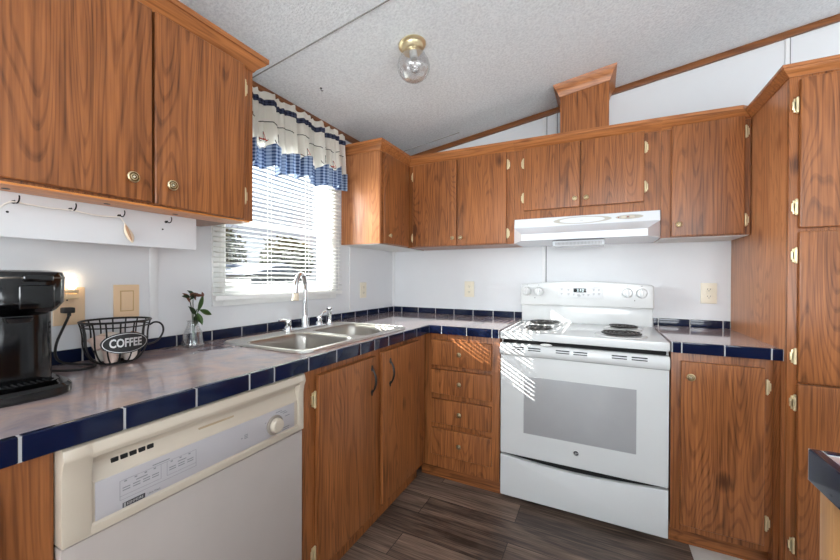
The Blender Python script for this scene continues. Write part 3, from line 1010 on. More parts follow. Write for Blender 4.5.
# hook board, hooks, string, ornament
hb = thing('hook_board', 'white painted rail with cup hooks fixed below the left wall cabinet', 'rail', (.213, -2.05, 1.288))
build('board', MB().box(.205, .221, -2.36, -1.750, 1.286, 1.4025, .002), WALL, hb)
HOOKS = []
BXF = .2212
for yy in (-2.203, -2.096, -1.984, -1.852):
    zc = 1.374
    pts = [(BXF, yy, zc), (BXF + .008, yy, zc - .001)]
    for i in range(9):
        a = math.radians(200 + i * 27)
        pts.append((BXF + .018 + .010 * math.cos(a), yy + .004 * (i / 8), zc + .006 + .010 * math.sin(a)))
    build('cup_hook', MB().tube(pts, .0016, 7).cyl((BXF - .0002, yy, zc), (BXF + .0018, yy, zc), .0042, seg=12), BLACKM, hb)
    if yy in (-2.203, -1.852):
        build('hook_shadow', MB().cyl((BXF - .0004, yy - .010, zc - .026), (BXF + .0006, yy - .010, zc - .026), .0028, seg=10), BLACKM, hb)  # dark dot painting the small shadow below the hook
    HOOKS.append((BXF + .021, yy, zc - .0025))


def sag(a, b, d, n=12):
    return [Vector(a).lerp(Vector(b), i / n) - Vector((0, 0, d * math.sin(math.pi * i / n))) for i in range(n + 1)]


HX = BXF + .018
st = sag((HX, -2.262, 1.20), (HX, -2.232, 1.352), -.0, 4) + sag((HX, -2.224, 1.362), (HX, HOOKS[0][1], HOOKS[0][2] + .001), -.003)
st += sag(st[-1], (HX, HOOKS[1][1], HOOKS[1][2] - .001), .003)[1:]
st += sag(st[-1], (HX, HOOKS[2][1] - .004, HOOKS[2][2] - .003), .005)[1:]
st.append(Vector((HX + .001, HOOKS[2][1] + .006, 1.352)))
tag(build('hanging_string', MB().tube(st, .0019, 6), STRING), 'thin white string strung along the cup hooks under the cabinet', 'string')
OY = HOOKS[2][1]
c = thing('hanging_ornament', 'small pale shell shaped ornament dangling from the white string', 'ornament', (HX, OY + .015, 1.29))


def leafshape(u, v):
    a = v * 2 * math.pi
    r = .0125 * math.sin(math.pi * min(1, u * .93 + .05)) ** .9 * (0.5 + .75 * u)
    return Vector((HX + .55 * r * math.cos(a), OY + .007 + .020 * u + r * math.sin(a), 1.352 - .058 * u))


build('shell_body', MB().grid(leafshape, 14, 16), SHELL, c)
build('fold', MB().tube([(HX + .0075, OY + .006 + .016 * t, 1.344 - .044 * t) for t in [i / 8 for i in range(9)]], [.0016 + .0022 * math.sin(3.14 * i / 8) for i in range(9)], 7), SHELLD, c, label='tan fold')

# ---------------------------------------------------------------- base cabinets
ZB = .866
BF = -.625        # face of the back base run
LF = .602         # face of the left base run
g = 'oak base cabinets'
c = thing('base_cabinet', 'oak base cabinet left of the dishwasher, cut by the picture edge', 'cabinet', (.3, -2.5, 0), g)
build('body', MB().box(.001, LF - .019, -2.74, -2.2525, .10, ZB).box(.001, .55, -2.74, -2.2525, .0, .10), OAK, c)
build('face_frame', MB().box(LF - .0185, LF, -2.74, -2.2525, .10, ZB, .001), OAK, c)
d = door_x(c, LF, -2.70, -2.325, .13, .832); knob(d, (LF + .021, -2.36, .77), (1, 0, 0))
for z in (.75, .20): hinge(d, (LF + .004, -2.706, z), '+x', -1)

c = thing('sink_base_cabinet', 'oak two door sink base cabinet with black arch pulls', 'cabinet', (.3, -1.13, 0), g)
SB0, SB1 = -1.628, -.640
mb = MB().box(.001, LF - .019, SB0, SB0 + .016, .10, ZB).box(.001, LF - .019, SB1 - .016, SB1, .10, ZB)
mb.box(.001, .012, SB0 + .0165, SB1 - .0165, .10, ZB).box(.001, LF - .019, SB0 + .0165, SB1 - .0165, .10, .115).box(.03, .55, SB0, SB1, .0, .10)
build('body', mb, OAK, c)
fm = MB().box(LF - .0185, LF, SB0, -1.540, .10, ZB).box(LF - .0185, LF, -1.205, -1.115, .10, ZB).box(LF - .0185, LF, -.765, BF - .0195, .10, ZB)
for a, b in ((-1.540, -1.205), (-1.115, -.765)):
    fm.box(LF - .0185, LF, a, b, .10, .14).box(LF - .0185, LF, a, b, .82, ZB)
build('face_frame', fm, OAK, c)
d1 = door_x(c, LF, -1.558, -1.187, .128, .836); d2 = door_x(c, LF, -1.131, -.745, .128, .842)
pull(d1, LF + .021, -1.222, .682, .785); pull(d2, LF + .021, -1.067, .682, .787)
for z in (.75, .19): hinge(d1, (LF + .004, -1.564, z), '+x', -1)
for z in (.77, .20): hinge(d2, (LF + .004, -.739, z), '+x', 1)

c = thing('drawer_base_cabinet', 'oak base cabinet with four drawers in the corner beside the range', 'cabinet', (.83, -.31, 0), g)
build('body', MB().box(.62, 1.043, BF + .019, -.001, .10, ZB).box(.62, 1.043, -.565, -.001, 0, .10), OAK, c)
build('face_frame', MB().box(LF - .0185, 1.044, BF, BF + .0185, .085, ZB, .001), OAK, c)
build('toe_board', MB().box(.555, 1.044, -.583, -.566, 0, .085, .001), OAKX, c)
for z0, z1 in ((.686, .832), (.521, .662), (.351, .490), (.165, .320)):
    d = build('drawer', MB().box(.645, 1.004, BF - .021, BF - .0006, z0, z1, .006, 3), OAK, c)
    knob(d, (.822, BF - .021, (z0 + z1) / 2), (0, -1, 0), .013)

c = thing('base_cabinet', 'oak single door base cabinet between the range and the pantry', 'cabinet', (1.99, -.31, 0), g)
build('body', MB().box(1.809, 2.149, BF + .019, -.001, .10, ZB).box(1.809, 2.149, -.565, -.001, .0045, .10), OAK, c)
build('face_frame', MB().box(1.8085, 2.1495, BF, BF + .0185, .085, ZB, .001), OAK, c)
build('filler_strip', MB().box(2.1502, 2.1702, BF, -.001, .0045, ZB), OAK, c)
build('toe_board', MB().box(1.809, 2.1695, -.583, -.566, .0045, .0845, .001), OAKX, c)
d = door_y(c, 1.842, 2.120, BF, .118, .832)
knob(d, (1.874, BF - .021, .768), (0, -1, 0), .0155)
for z in (.755, .205): hinge(d, (2.127, BF - .004, z), '-y', 1)


# ---------------------------------------------------------------- countertops
CT = .912


def tile_edge_x(mb, xf, y0, y1, cuts, z0=.868, z1=.915, th=.016):
    """row of edge tiles on a face looking +x (th>0) or -x (th<0)"""
    ys = sorted([y0] + [c2 for c2 in cuts if y0 < c2 < y1] + [y1])
    for a, b in zip(ys, ys[1:]):
        mb.box(xf - th, xf, a + .0013, b - .0013, z0, z1, .004, 3, mi=0)
    mb.box(xf - th, xf - .0012 * (1 if th > 0 else -1), y0, y1, z0 + .001, z1 - .0015, mi=1)


def tile_edge_y(mb, yf, x0, x1, cuts, z0=.868, z1=.915, th=-.016):
    xs = sorted([x0] + [c2 for c2 in cuts if x0 < c2 < x1] + [x1])
    for a, b in zip(xs, xs[1:]):
        mb.box(a + .0013, b - .0013, yf, yf - th, z0, z1, .004, 3, mi=0)
    mb.box(x0, x1, yf + .0012 * (1 if th < 0 else -1), yf - th, z0 + .001, z1 - .0015, mi=1)


XD, YD = .638, -.655
SX0, SX1, SY0, SY1 = .105, .560, -1.575, -.815      # sink cut-out
c = thing('countertop', 'glossy pinkish grey marbled L shaped countertop with navy tile edge around the sink', 'countertop', (.3, -1.2, .868), 'marbled countertops')
mb = MB()
mb.box(.001, XD - .016, -2.76, SY0, .868, CT).box(.001, XD - .016, SY1, -.001, .868, CT)
mb.box(.001, SX0, SY0, SY1, .868, CT).box(SX1, XD - .016, SY0, SY1, .868, CT)
mb.box(XD - .016, 1.0445, YD + .016, -.001, .868, CT)
build('top', mb, COUNTER, c)
mb = MB()
tile_edge_x(mb, XD, -2.76, YD, [-2.61, -2.458, -2.306, -2.154, -2.004, -1.854, -1.767, -1.622, -1.476, -1.324, -1.22, -1.103, -.958, -.813])
tile_edge_y(mb, YD, XD - .016, 1.0445, [.714, .865, 1.008])
build('edge_tiles', mb, [NAVY, GROUT], c, label='navy glazed edge tiles')
mb = MB()
ys = [-.088 - .1465 * i for i in range(19)]
tile_edge_x(mb, .0115, -2.76, -.0118, ys, .9125, .956, .011)
tile_edge_y(mb, -.0115, .0118, 1.0445, [.089, .237, .387, .540, .690, .840, .990], .9125, .956, -.011)
build('backsplash_tiles', mb, [NAVY, GROUT], c, label='navy glazed backsplash tiles')

c = thing('countertop', 'small marbled countertop with navy tile edge between range and pantry', 'countertop', (1.99, -.32, .868), 'marbled countertops')
build('top', MB().box(1.8075, 2.1695, YD + .016, -.001, .868, CT), COUNTER, c)
mb = MB(); tile_edge_y(mb, YD, 1.8075, 2.1695, [1.842, 1.988, 2.134])
build('edge_tiles', mb, [NAVY, GROUT], c, label='navy glazed edge tiles')
mb = MB(); tile_edge_y(mb, -.0115, 1.8075, 2.1695, [1.834, 1.987, 2.136], .9125, .956, -.011)
build('backsplash_tiles', mb, [NAVY, GROUT], c, label='navy glazed backsplash tiles')

c = thing('countertop', 'peninsula countertop corner with navy tile edge at the lower right', 'countertop', (2.3, -2.2, .862), 'marbled countertops')
PX, PY = 1.829, -1.742
build('top', MB().box(PX + .016, 2.9, -2.9, PY - .016, .864, CT), COUNTER, c)
mb = MB()
tile_edge_x(mb, PX, -2.9, PY, [-1.90 - .15 * i for i in range(7)], .862, .915, -.016)
tile_edge_y(mb, PY, PX + .016, 2.9, [1.99 + .15 * i for i in range(6)], .862, .915, .016)
build('edge_tiles', mb, [NAVY, GROUT], c, label='navy glazed edge tiles')
c = thing('peninsula_cabinet', 'oak peninsula base with a pale pine corner strip, under the tiled corner', 'cabinet', (2.3, -2.2, 0))
build('body', MB().box(1.852, 2.88, -2.88, -1.766, .0045, .8615), OAK, c)
build('corner_strip', MB().box(1.840, 1.8515, -1.79, -1.753, .0045, .861, .001).box(1.8515, 1.89, -1.7655, -1.753, .0045, .861, .001), PANELWOOD, c, label='pale pine corner strip')

# ---------------------------------------------------------------- dishwasher
c = thing('dishwasher', 'almond dishwasher with grey control panel under the left countertop', 'dishwasher', (.3, -1.946, 0))
D0, D1 = -2.250, -1.636
build('tub', MB().box(.02, .59, D0 + .004, D1 - .004, .02, .855), BLACKM, c)
build('toe_panel', MB().box(.53, .565, D0 + .006, D1 - .006, .0, .11, .003), BLACKM, c)
build('door', MB().box(.5905, .622, D0, D1, .115, .672, .005), ALMONDD, c)
dp = build('control_frame', MB().prism([(.5905, .676), (.628, .676), (.628, .694), (.6235, .697), (.6235, .779), (.616, .788), (.610, .812), (.614, .824), (.634, .832), (.638, .842), (.634, .861), (.624, .866), (.5905, .866)], 'y', D0 + .0, D1 - .0, .002), ALMOND, c)
for a, b in ((D0 - .0005, D0 + .046), (D1 - .024, D1 + .0005)):
    build('end_cap', MB().prism([(.5905, .6755), (.6284, .6755), (.6284, .694), (.6280, .80), (.632, .825), (.6385, .842), (.6345, .8615), (.624, .8665), (.5905, .8665)], 'y', a, b, .004), ALMOND, c)
cp = build('control_panel', MB().box(.6236, .6256, -2.199, -1.676, .699, .777, .0006), CTRLGREY, c)
for i in range(5):
    a = -2.168 + i * .0168
    build('vent_slot', MB().box(.6085, .6135, a, a + .0138, .7985, .8085, .0015), GAP, c)
build('latch_groove', MB().box(.608, .6132, -1.985, -1.885, .797, .8045, .002), plain('almond_shadow', (176, 156, 128), .4), c)
kd = build('dial', MB().lathe([(.030, 0), (.030, .003), (.027, .005), (.023, .006)], (.6257, -1.756, .732), (1, 0, 0), 32, 1).lathe([(.022, .004), (.021, .017), (.018, .020), (0, .021)], (.6257, -1.756, .732), (1, 0, 0), 32, 0), [ALMOND, plain('dial_ring', (142, 132, 122), .4)], c)
# outlined button groups, tiny words as rows of short printed strokes
mb = MB()


def stroke(y, z, w, h=.0022, mi=0): mb.box(.62565, .62585, y, y + w, z, z + h, mi=mi)
for a, b, c0, c1 in ((-2.158, -1.998, .7185, .7585), (-2.158, -2.078, .7265, .7585), (-2.066, -1.998, .7265, .7585)):
    mb.box(.62565, .6258, a, b, c1, c1 + .0007); mb.box(.62565, .6258, a, b, c0 - .0007, c0)
    mb.box(.62565, .6258, a, a + .0008, c0, c1); mb.box(.62565, .6258, b - .0008, b, c0, c1)
for y0 in (-2.153, -2.134, -2.115, -2.097):
    stroke(y0 + .003, .754, .005, .003)
    for q in range(2): stroke(y0, .741 - q * .0052, .014)
for y0 in (-2.061, -2.041, -2.020):
    stroke(y0 + .003, .754, .005, .003)
    for q in range(2): stroke(y0, .741 - q * .0052, .015)
stroke(-2.128, .7475, .022); stroke(-2.042, .7475, .020)
stroke(-2.096, .7625, .036)
build('button_legend', mb, GREYINK, cp)
mb = MB()
stroke(-1.872, .733, .004, .003)
for q in range(3): stroke(-1.862, .739 - q * .0045, .011)
build('lamp_legend', mb, GREYINK, cp)
mb = MB()
for yy, zz2, w in ((-1.752, .7665, .024), (-1.734, .761, .022), (-1.724, .7555, .018), (-1.716, .744, .020), (-1.722, .7085, .024), (-1.726, .7025, .026), (-1.792, .748, .005)): stroke(yy, zz2, w)
build('dial_legend', mb, GREYINK, cp)
mb = MB().box(.6257, .6262, -2.153, -2.111, .7005, .7105, mi=0)
text_mb(mb, 'KENMORE', (.6264, -2.1300, .7055), (0, 1, 0), (0, 0, 1), .0078, .0002, mi=1, squash=.86)
mb.box(.6262, .6265, -2.151, -2.1475, .7015, .7095, mi=1)
build('brand_plate', mb, [INK, SILVER], cp)
mb = MB(); text_mb(mb, 'Ultra Wash', (.6258, -2.093, .7050), (0, 1, 0), (0, 0, 1), .0062, .0002, squash=.9)
build('lettering', mb, GREYINK, cp)

# ---------------------------------------------------------------- range
X0, X1 = 1.0475, 1.8045
XC = (X0 + X1) / 2
c = thing('electric_range', 'white freestanding coil top electric range with oven window', 'range', (XC, -.32, 0))
build('body', MB().box(X0 + .001, X1 - .001, -.600, -.024, .03, .884, .003), WHITE_ENAMEL, c)
build('kick_plate', MB().box(X0 + .02, X1 - .02, -.575, -.05, .0, .03), GAP, c)
build('cooktop', MB().box(X0, X1, -.637, -.062, .866, .9065, .007, 3), WHITE_ENAMEL, c)
build('vent_gap_shade', MB().box(X0 + .012, X1 - .012, -.611, -.6005, .835, .8655), GAP, c)  # black strip painting the shade in the gap under the cooktop
# oven door
od = build('oven_door', MB().box(X0 + .003, X1 - .003, -.634, -.6005, .258, .800, .006, 3), WHITE_ENAMEL, c)
mb = MB().prism([(-.602, .845), (-.640, .845), (-.650, .838), (-.656, .820), (-.655, .800), (-.648, .788), (-.634, .782), (-.602, .782)], 'x', X0 + .003, X1 - .003, .003)
hd = build('door_handle', mb, WHITE_ENAMEL, od)
for x in (1.115, 1.195, 1.330, 1.410, 1.575, 1.655):
    for z in (.829, .818):
        build('vent_slot', MB().box(x, x + .062, -.6565, -.648, z, z + .0045, .001), GAP, hd)
build('latch', MB().sphere((1.283, -.642, .852), (.030, .016, .007), 14), WHITE_MATTE, c)
build('window', MB().box(1.172, 1.677, -.6352, -.633, .383, .680, .0008), OVENGLASS, od)
mb = MB().lathe([(0, 0), (.0135, 0), (.0135, .002), (.0115, .003)], (1.424, -.634, .333), (0, -1, 0), 28, 0)
mb.lathe([(.0115, .0026), (0, .0026)], (1.424, -.634, .333), (0, -1, 0), 28, 1)
text_mb(mb, 'ge', (1.424, -.6369, .334), (1, 0, 0), (0, 0, 1), .015, .0003, mi=0, shear=.3)
build('badge', mb, [SILVER, plain('badge_grey', (74, 76, 80), .35)], od)
# storage drawer with scooped top edge
pts = [(X0 + .003, .032), (X1 - .003, .032), (X1 - .003, .248)]
for i in range(17):
    t = i / 16
    pts.append((X1 - .02 - t * (X1 - X0 - .04), .246 - .020 * math.sin(math.pi * t)))
pts.append((X0 + .003, .248))
build('storage_drawer', MB().prism(pts, 'y', -.632, -.6005, .004), WHITE_ENAMEL, c)
build('drawer_shadow_gap', MB().box(X0 + .006, X1 - .006, -.6085, -.6003, .22, .262), GAP, c)
# backguard
build('backguard_riser', MB().box(X0 + .004, X1 - .004, -.0615, -.024, .90, 1.02, .003), WHITE_ENAMEL, c)
pts = [(X0 + .002, 1.016), (X1 - .002, 1.016), (X1 - .002, 1.140)]
for i in range(21):
    t = i / 20
    xx = X1 - .008 - t * (X1 - X0 - .016)
    pts.append((xx, 1.150 + .022 * math.sin(math.pi * t)))
pts.append((X0 + .002, 1.140))
bg = build('backguard', MB().prism(pts, 'y', -.098, -.024, .008, 3), WHITE_ENAMEL, c)
YB = -.0985
for i, x in enumerate((1.092, 1.166, 1.668, 1.742)):
    mb = MB().lathe([(0, 0), (.030, 0), (.030, .003), (.027, .005), (.026, .016), (.023, .020), (0, .021)], (x, YB, 1.104), (0, -1, 0), 32)
    rot = Matrix.Rotation(math.radians((12, 8, -6, -4)[i]), 3, 'Y')
    mb.box(x - .008, x + .008, YB - .036, YB - .015, 1.104 - .027, 1.104 + .027, .005, 3, rot=rot, piv=(x, YB, 1.104))
    k2 = build('knob', mb, WHITE_ENAMEL, bg)
    m2 = MB().box(x - .001, x + .001, YB - .0366, YB - .0355, 1.118, 1.130, rot=rot, piv=(x, YB, 1.104))
    m2.box(x - .0035, x + .0035, YB - .0004, YB + .0002, 1.143, 1.147)
    build('pointer_mark', m2, GREYINK, k2)
cpn = build('control_panel', MB().box(1.284, 1.541, YB - .0015, YB + .001, 1.069, 1.139, .0007), plain('panel_offwhite', (218, 219, 220), .3), bg)
mb = MB()
for x, z, w in ((1.300, 1.121, .014), (1.340, 1.117, .012), (1.300, 1.093, .012), (1.340, 1.091, .014), (1.372, 1.090, .010), (1.398, 1.086, .014), (1.398, 1.080, .020), (1.428, 1.090, .010), (1.454, 1.088, .012), (1.484, 1.118, .012), (1.512, 1.119, .012), (1.484, 1.094, .012), (1.512, 1.095, .014)):
    mb.box(x, x + w, YB - .0019, YB - .0014, z, z + .003)
    mb.box(x + .002, x + w - .003, YB - .0019, YB - .0014, z - .006, z - .0035)
build('button_legends', mb, GREYINK, cpn)
dsp = build('display', MB().box(1.376, 1.448, YB - .0030, YB - .0012, 1.103, 1.127, .0006), BLACK, cpn)
mb = MB(); text_mb(mb, '2:12', (1.414, YB - .0033, 1.1150), (1, 0, 0), (0, 0, 1), .022, .0002, squash=1.1)
mb.bm.transform(Matrix.Identity(4))
o = build('clock_digits', mb, DISPLAY, cpn)
build('indicator_light', MB().cyl((1.142, YB - .002, 1.062), (1.142, YB, 1.062), .003, seg=10).cyl((1.706, YB - .002, 1.060), (1.706, YB, 1.060), .003, seg=10), INK, bg)


def burner(x, y, r):
    mb = MB()
    turns = 4.2 if r > .085 else 3.4
    n2 = int(turns * 30)
    pts = []
    for i in range(n2 + 1):
        t = i / n2
        a = t * turns * 2 * math.pi
        rr = .018 + (r - .018) * t
        pts.append((x + rr * math.cos(a), y + rr * math.sin(a), .9205))
    mb.tube(pts, .0042, 6)
    for a in (0.3, 2.4, 4.5):
        mb.box(x - .001, x + r, y - .0015, y + .0015, .9125, .9165, rot=Matrix.Rotation(a, 3, 'Z'), piv=(x, y, .9145))
    mb.lathe([(0, .9185), (.010, .9185), (.010, .922), (0, .9225)], (x, y, 0), (0, 0, 1), 16)
    b = build('coil_burner', mb, COIL, c)
    build('drip_pan', MB().lathe([(.012, .9090), (r * .7, .9085), (r * .95, .9115), (r + .010, .9135), (r + .018, .9120), (r + .022, .9070)], (x, y, 0), (0, 0, 1), 48), plain('drip_pan_enamel', (206, 206, 204), .2, coat=.4), b)


burner(1.212, -.205, .092); burner(1.222, -.500, .078); burner(1.640, -.220, .078); burner(1.615, -.505, .094)

# ---------------------------------------------------------------- range hood
c = thing('range_hood', 'white under cabinet range hood above the electric range', 'range hood', (1.427, -.25, 1.40))
HX0, HX1 = 1.049, 1.8045
yb, yf = -.291, -.500
V = [(HX0, -.001, 1.5505), (HX1, -.001, 1.5505), (HX1, yb, 1.5505), (HX0, yb, 1.5505),
     (HX0, yb - .012, 1.497), (HX1, yb - .012, 1.497),
     (HX0 + .080, yf, 1.434), (HX1 - .075, yf, 1.434),
     (HX0 + .080, yf, 1.398), (HX1 - .075, yf, 1.398),
     (HX0, yb - .012, 1.404), (HX1, yb - .012, 1.404),
     (HX0, -.001, 1.404), (HX1, -.001, 1.404)]
Fc = [(0, 1, 2, 3), (3, 2, 5, 4), (4, 5, 7, 6), (6, 7, 9, 8), (4, 6, 8, 10), (5, 11, 9, 7),
      (8, 9, 11, 10), (10, 11, 13, 12), (0, 12, 13, 1), (0, 3, 4, 10, 12), (1, 13, 11, 5, 2)]
hs = build('shell', MB().poly(V, Fc), HOODWHITE, c, sharp=8)
mb = MB()
def oval(cx2, cz2, rx, rz, y, depth, mi):
    t = [(cx2 + rx * math.cos(i * 2 * math.pi / 40), cz2 + rz * math.sin(i * 2 * math.pi / 40)) for i in range(40)]
    def sk(co): return Vector((co.x, co.y + (1.5505 - co.z) * -.22, co.z))
    m2 = MB().prism(t, 'y', y - depth, y); m2.shift(sk)
    tm = bpy.data.meshes.new('t'); m2.bm.to_mesh(tm); m2.bm.free()
    for p in tm.polygons: p.material_index = mi
    mb.bm.from_mesh(tm); bpy.data.meshes.remove(tm)
oval(1.428, 1.524, .152, .021, yb, .0016, 0); oval(1.428, 1.524, .118, .0165, yb, .0022, 1)
oval(1.664, 1.525, .066, .012, yb, .0016, 0)
mb.box(1.420, 1.436, -.3002, -.2975, 1.520, 1.523, mi=0)
build('trim_plate', mb, [plain('warm_grey_trim', (176, 170, 158), .4), HOODWHITE], hs)
for x in (1.636, 1.678):
    build('rocker_switch', MB().box(x - .011, x + .011, -.3045, -.2985, 1.519, 1.531, .002), ALMOND, hs)
build('badge_dot', MB().cyl((1.657, -.3, 1.525), (1.657, -.3025, 1.525), .004, seg=10).cyl((1.612, -.298, 1.524), (1.612, -.301, 1.524), .0035, seg=10), plain('switch_red', (150, 86, 76), .5), hs)
lm = MB().box(1.285, 1.545, -.43, -.27, 1.368, 1.3975, .008)
lens = build('light_housing', lm, HOODWHITE, hs)
mb = MB()
for i in range(34):
    xx = 1.302 + i * .0068
    mb.box(xx, xx + .0036, -.4325, -.429, 1.373, 1.388, .0005)
build('light_lens', mb, plain('lens_grey', (160, 160, 158), .3), lens)

# ---------------------------------------------------------------- sink
c = thing('double_sink', 'stainless steel double bowl drop in kitchen sink', 'sink', (.33, -1.195, .916))


def rrect(x0, x1, y0, y1, r, n2=6):
    pts = []
    for cx2, cy2, a0 in ((x1 - r, y1 - r, 0), (x0 + r, y1 - r, 90), (x0 + r, y0 + r, 180), (x1 - r, y0 + r, 270)):
        for i in range(n2 + 1):
            a = math.radians(a0 + 90 * i / n2)
            pts.append(Vector((cx2 + r * math.cos(a), cy2 + r * math.sin(a))))
    return pts


def bowl_mesh(mb, x0, x1, y0, y1):
    t = bmesh.new()
    rings = []
    for ins, z in ((-.004, .9185), (0.0, .9172), (.004, .911), (.008, .89), (.014, .80), (.024, .765), (.05, .752)):
        rings.append([t.verts.new((p.x, p.y, z)) for p in rrect(x0 + ins, x1 - ins, y0 + ins, y1 - ins, .055)])
    for A, B in zip(rings, rings[1:]):
        for k in range(len(A)):
            k3 = (k + 1) % len(A)
            t.faces.new((A[k], B[k], B[k3], A[k3]))
    t.faces.new(rings[-1])
    bmesh.ops.recalc_face_normals(t, faces=list(t.faces))
    mb._merge(t)


SB = [(.205, .543, -1.553, -1.222), (.205, .543, -1.172, -.838)]
t = bmesh.new()
# rim: bridge outer rounded rectangle to the two bowl openings with a triangulated fill
edges = []
for loop, z in ((rrect(.096, .576, -1.580, -.800, .052), .9185), (rrect(SB[0][0] - .004, SB[0][1] + .004, SB[0][2] - .004, SB[0][3] + .004, .055), .9185), (rrect(SB[1][0] - .004, SB[1][1] + .004, SB[1][2] - .004, SB[1][3] + .004, .055), .9185)):
    vs = [t.verts.new((p.x, p.y, z)) for p in loop]
    for a, b in zip(vs, vs[1:] + vs[:1]):
        edges.append(t.edges.new((a, b)))
bmesh.ops.triangle_fill(t, edges=edges, use_beauty=True)
for f in t.faces:
    if f.normal.z < 0: f.normal_flip()
outer = rrect(.096, .576, -1.580, -.800, .052)
V1 = [t.verts.new((p.x, p.y, .9185)) for p in outer]
V2 = [t.verts.new((p.x, p.y, .9128)) for p in rrect(.093, .579, -1.583, -.797, .054)]
for k in range(len(V1)):
    k3 = (k + 1) % len(V1)
    t.faces.new((V1[k], V2[k], V2[k3], V1[k3]))
mb = MB()._merge(t)
mb.tube([(p.x, p.y, .9175) for p in rrect(.099, .573, -1.577, -.803, .052)], .0035, 6, closed=True)
rim = build('rim', mb, STEEL, c)
for b in SB:
    mb = MB(); bowl_mesh(mb, *b)
    bo = build('bowl', mb, BOWLSTEEL, c)
    cx2, cy2 = (b[0] + b[1]) / 2, (b[2] + b[3]) / 2
    build('drain', MB().lathe([(0, .7525), (.030, .7525), (.040, .754), (.044, .7565), (.046, .7525)], (cx2, cy2, 0), (0, 0, 1), 24), CHROME, bo)

# ---------------------------------------------------------------- faucet and sprayer
c = thing('kitchen_faucet', 'chrome gooseneck kitchen faucet with two lever handles behind the sink', 'faucet', (.130, -1.12, .919))
FX = .128
build('deck_plate', MB().prism([(p.x, p.y) for p in rrect(FX - .027, FX + .027, -1.265, -.975, .026)], 'z', .919, .930, .003), CHROME, c)
dr = Vector((.45, -.9)).normalized()
pts = [(FX, -1.12, .93), (FX, -1.12, 1.02), (FX, -1.12, 1.12)]
for i in range(1, 15):
    a = math.radians(180 * i / 14)
    d2 = .070 * (1 - math.cos(a))
    pts.append((FX + dr.x * d2, -1.12 + dr.y * d2, 1.135 + .072 * math.sin(a)))
pts.append((FX + dr.x * .145, -1.12 + dr.y * .145, 1.108))
build('spout', MB().tube(pts, .0125, 14).lathe([(.021, 0), (.020, .006), (.0175, .012), (.0165, .055), (.0135, .062)], (FX, -1.12, .930), (0, 0, 1), 24), CHROME, c)
e0 = Vector((FX + dr.x * .144, -1.12 + dr.y * .144, 1.112))
build('aerator', MB().cyl(e0, e0 + Vector((dr.x * .006, dr.y * .006, -.036)), 0.0150, .0175, 20), plain('aerator_ivory', (222, 206, 182), .4), c, label='ivory aerator tip')
for yy, s, lift in ((-1.235, -1, .004), (-1.012, 1, .012)):
    mb = MB().lathe([(.020, 0), (.019, .008), (.014, .016), (.016, .032), (.015, .042), (.008, .048), (0, .049)], (FX, yy, .930), (0, 0, 1), 20)
    if s < 0:
        mb.tube([(FX, yy, .968), (FX - .002, yy - .02, .976), (FX + .002, yy - .045, .980), (FX + .004, yy - .062, .980)], [.0075, .0065, .0065, .006], 10)
    else:
        mb.tube([(FX, yy, .966), (FX + .004, yy + .012, .984), (FX + .006, yy + .030, .994), (FX + .004, yy + .046, .995)], [.0075, .0065, .006, .006], 10)
    build('lever_handle', mb, CHROME, c)
c = thing('side_sprayer', 'chrome side sprayer standing right of the faucet on the sink rim', 'sprayer', (.125, -.925, .919))
build('holder', MB().lathe([(.021, .9195), (.020, .926), (.0145, .932), (.0135, .945)], (.125, -.925, 0), (0, 0, 1), 20), CHROME, c)
build('spray_head', MB().lathe([(.0115, .945), (.0125, .97), (.0115, .992), (.0145, 1.004), (.0155, 1.016), (.013, 1.022), (0, 1.022)], (.125, -.925, 0), (0, 0, 1), 20).box(.137, .143, -.930, -.920, .975, 1.008, .002), CHROME, c)
build('trigger', MB().lathe([(.0158, 1.004), (.0160, 1.010), (.0158, 1.012)], (.125, -.925, 0), (0, 0, 1), 20), BLACKM, c)

# ---------------------------------------------------------------- coffee maker
CMY = -2.228


def selli(cx2, cy2, a, b, e, z, n2=40, rot=0.0):
    pts = []
    for i in range(n2):
        t2 = 2 * math.pi * i / n2
        cs, sn = math.cos(t2), math.sin(t2)
        pts.append(Vector((cx2 + a * math.copysign(abs(cs) ** (2 / e), cs), cy2 + b * math.copysign(abs(sn) ** (2 / e), sn), z)))
    return pts


def loft(rings, capb=True, capt=True):
    mb = MB(); t = bmesh.new()
    V = [[t.verts.new(p) for p in r] for r in rings]
    n2 = len(V[0])
    for A, B in zip(V, V[1:]):
        for k in range(n2):
            t.faces.new((A[k], A[(k + 1) % n2], B[(k + 1) % n2], B[k]))
    if capb: t.faces.new(V[0][::-1])
    if capt: t.faces.new(V[-1])
    bmesh.ops.recalc_face_normals(t, faces=list(t.faces))
    return mb._merge(t)


c = thing('coffee_maker', 'glossy black single serve coffee maker at the left end of the counter', 'coffee maker', (.25, CMY, CT))
z0 = CT + .0005
build('base', loft([selli(.245, CMY, .160, .086, 4.5, z0), selli(.245, CMY, .164, .090, 4.5, z0 + .004), selli(.245, CMY, .164, .090, 4.5, z0 + .020), selli(.245, CMY, .158, .084, 4.5, z0 + .027)]), BLACK, c)
build('column', loft([selli(.210, CMY, .130, .077, 3.4, z0 + .0275), selli(.210, CMY, .129, .077, 3.4, z0 + .10), selli(.210, CMY, .127, .076, 3.4, z0 + .195)]), BLACK, c)
hdm = build('brew_head', loft([selli(.215, CMY, .108, .066, 3.0, z0 + .180), selli(.228, CMY, .137, .078, 3.4, z0 + .196), selli(.232, CMY, .148, .087, 3.8, z0 + .215), selli(.232, CMY, .150, .089, 3.8, z0 + .275), selli(.232, CMY, .145, .085, 3.8, z0 + .287), selli(.232, CMY, .125, .068, 3.4, z0 + .291)]), BLACK, c)
build('lid_handle', MB().box(.372, .389, CMY - .004, CMY + .046, z0 + .266, z0 + .281, .005, 3), BLACK, hdm)
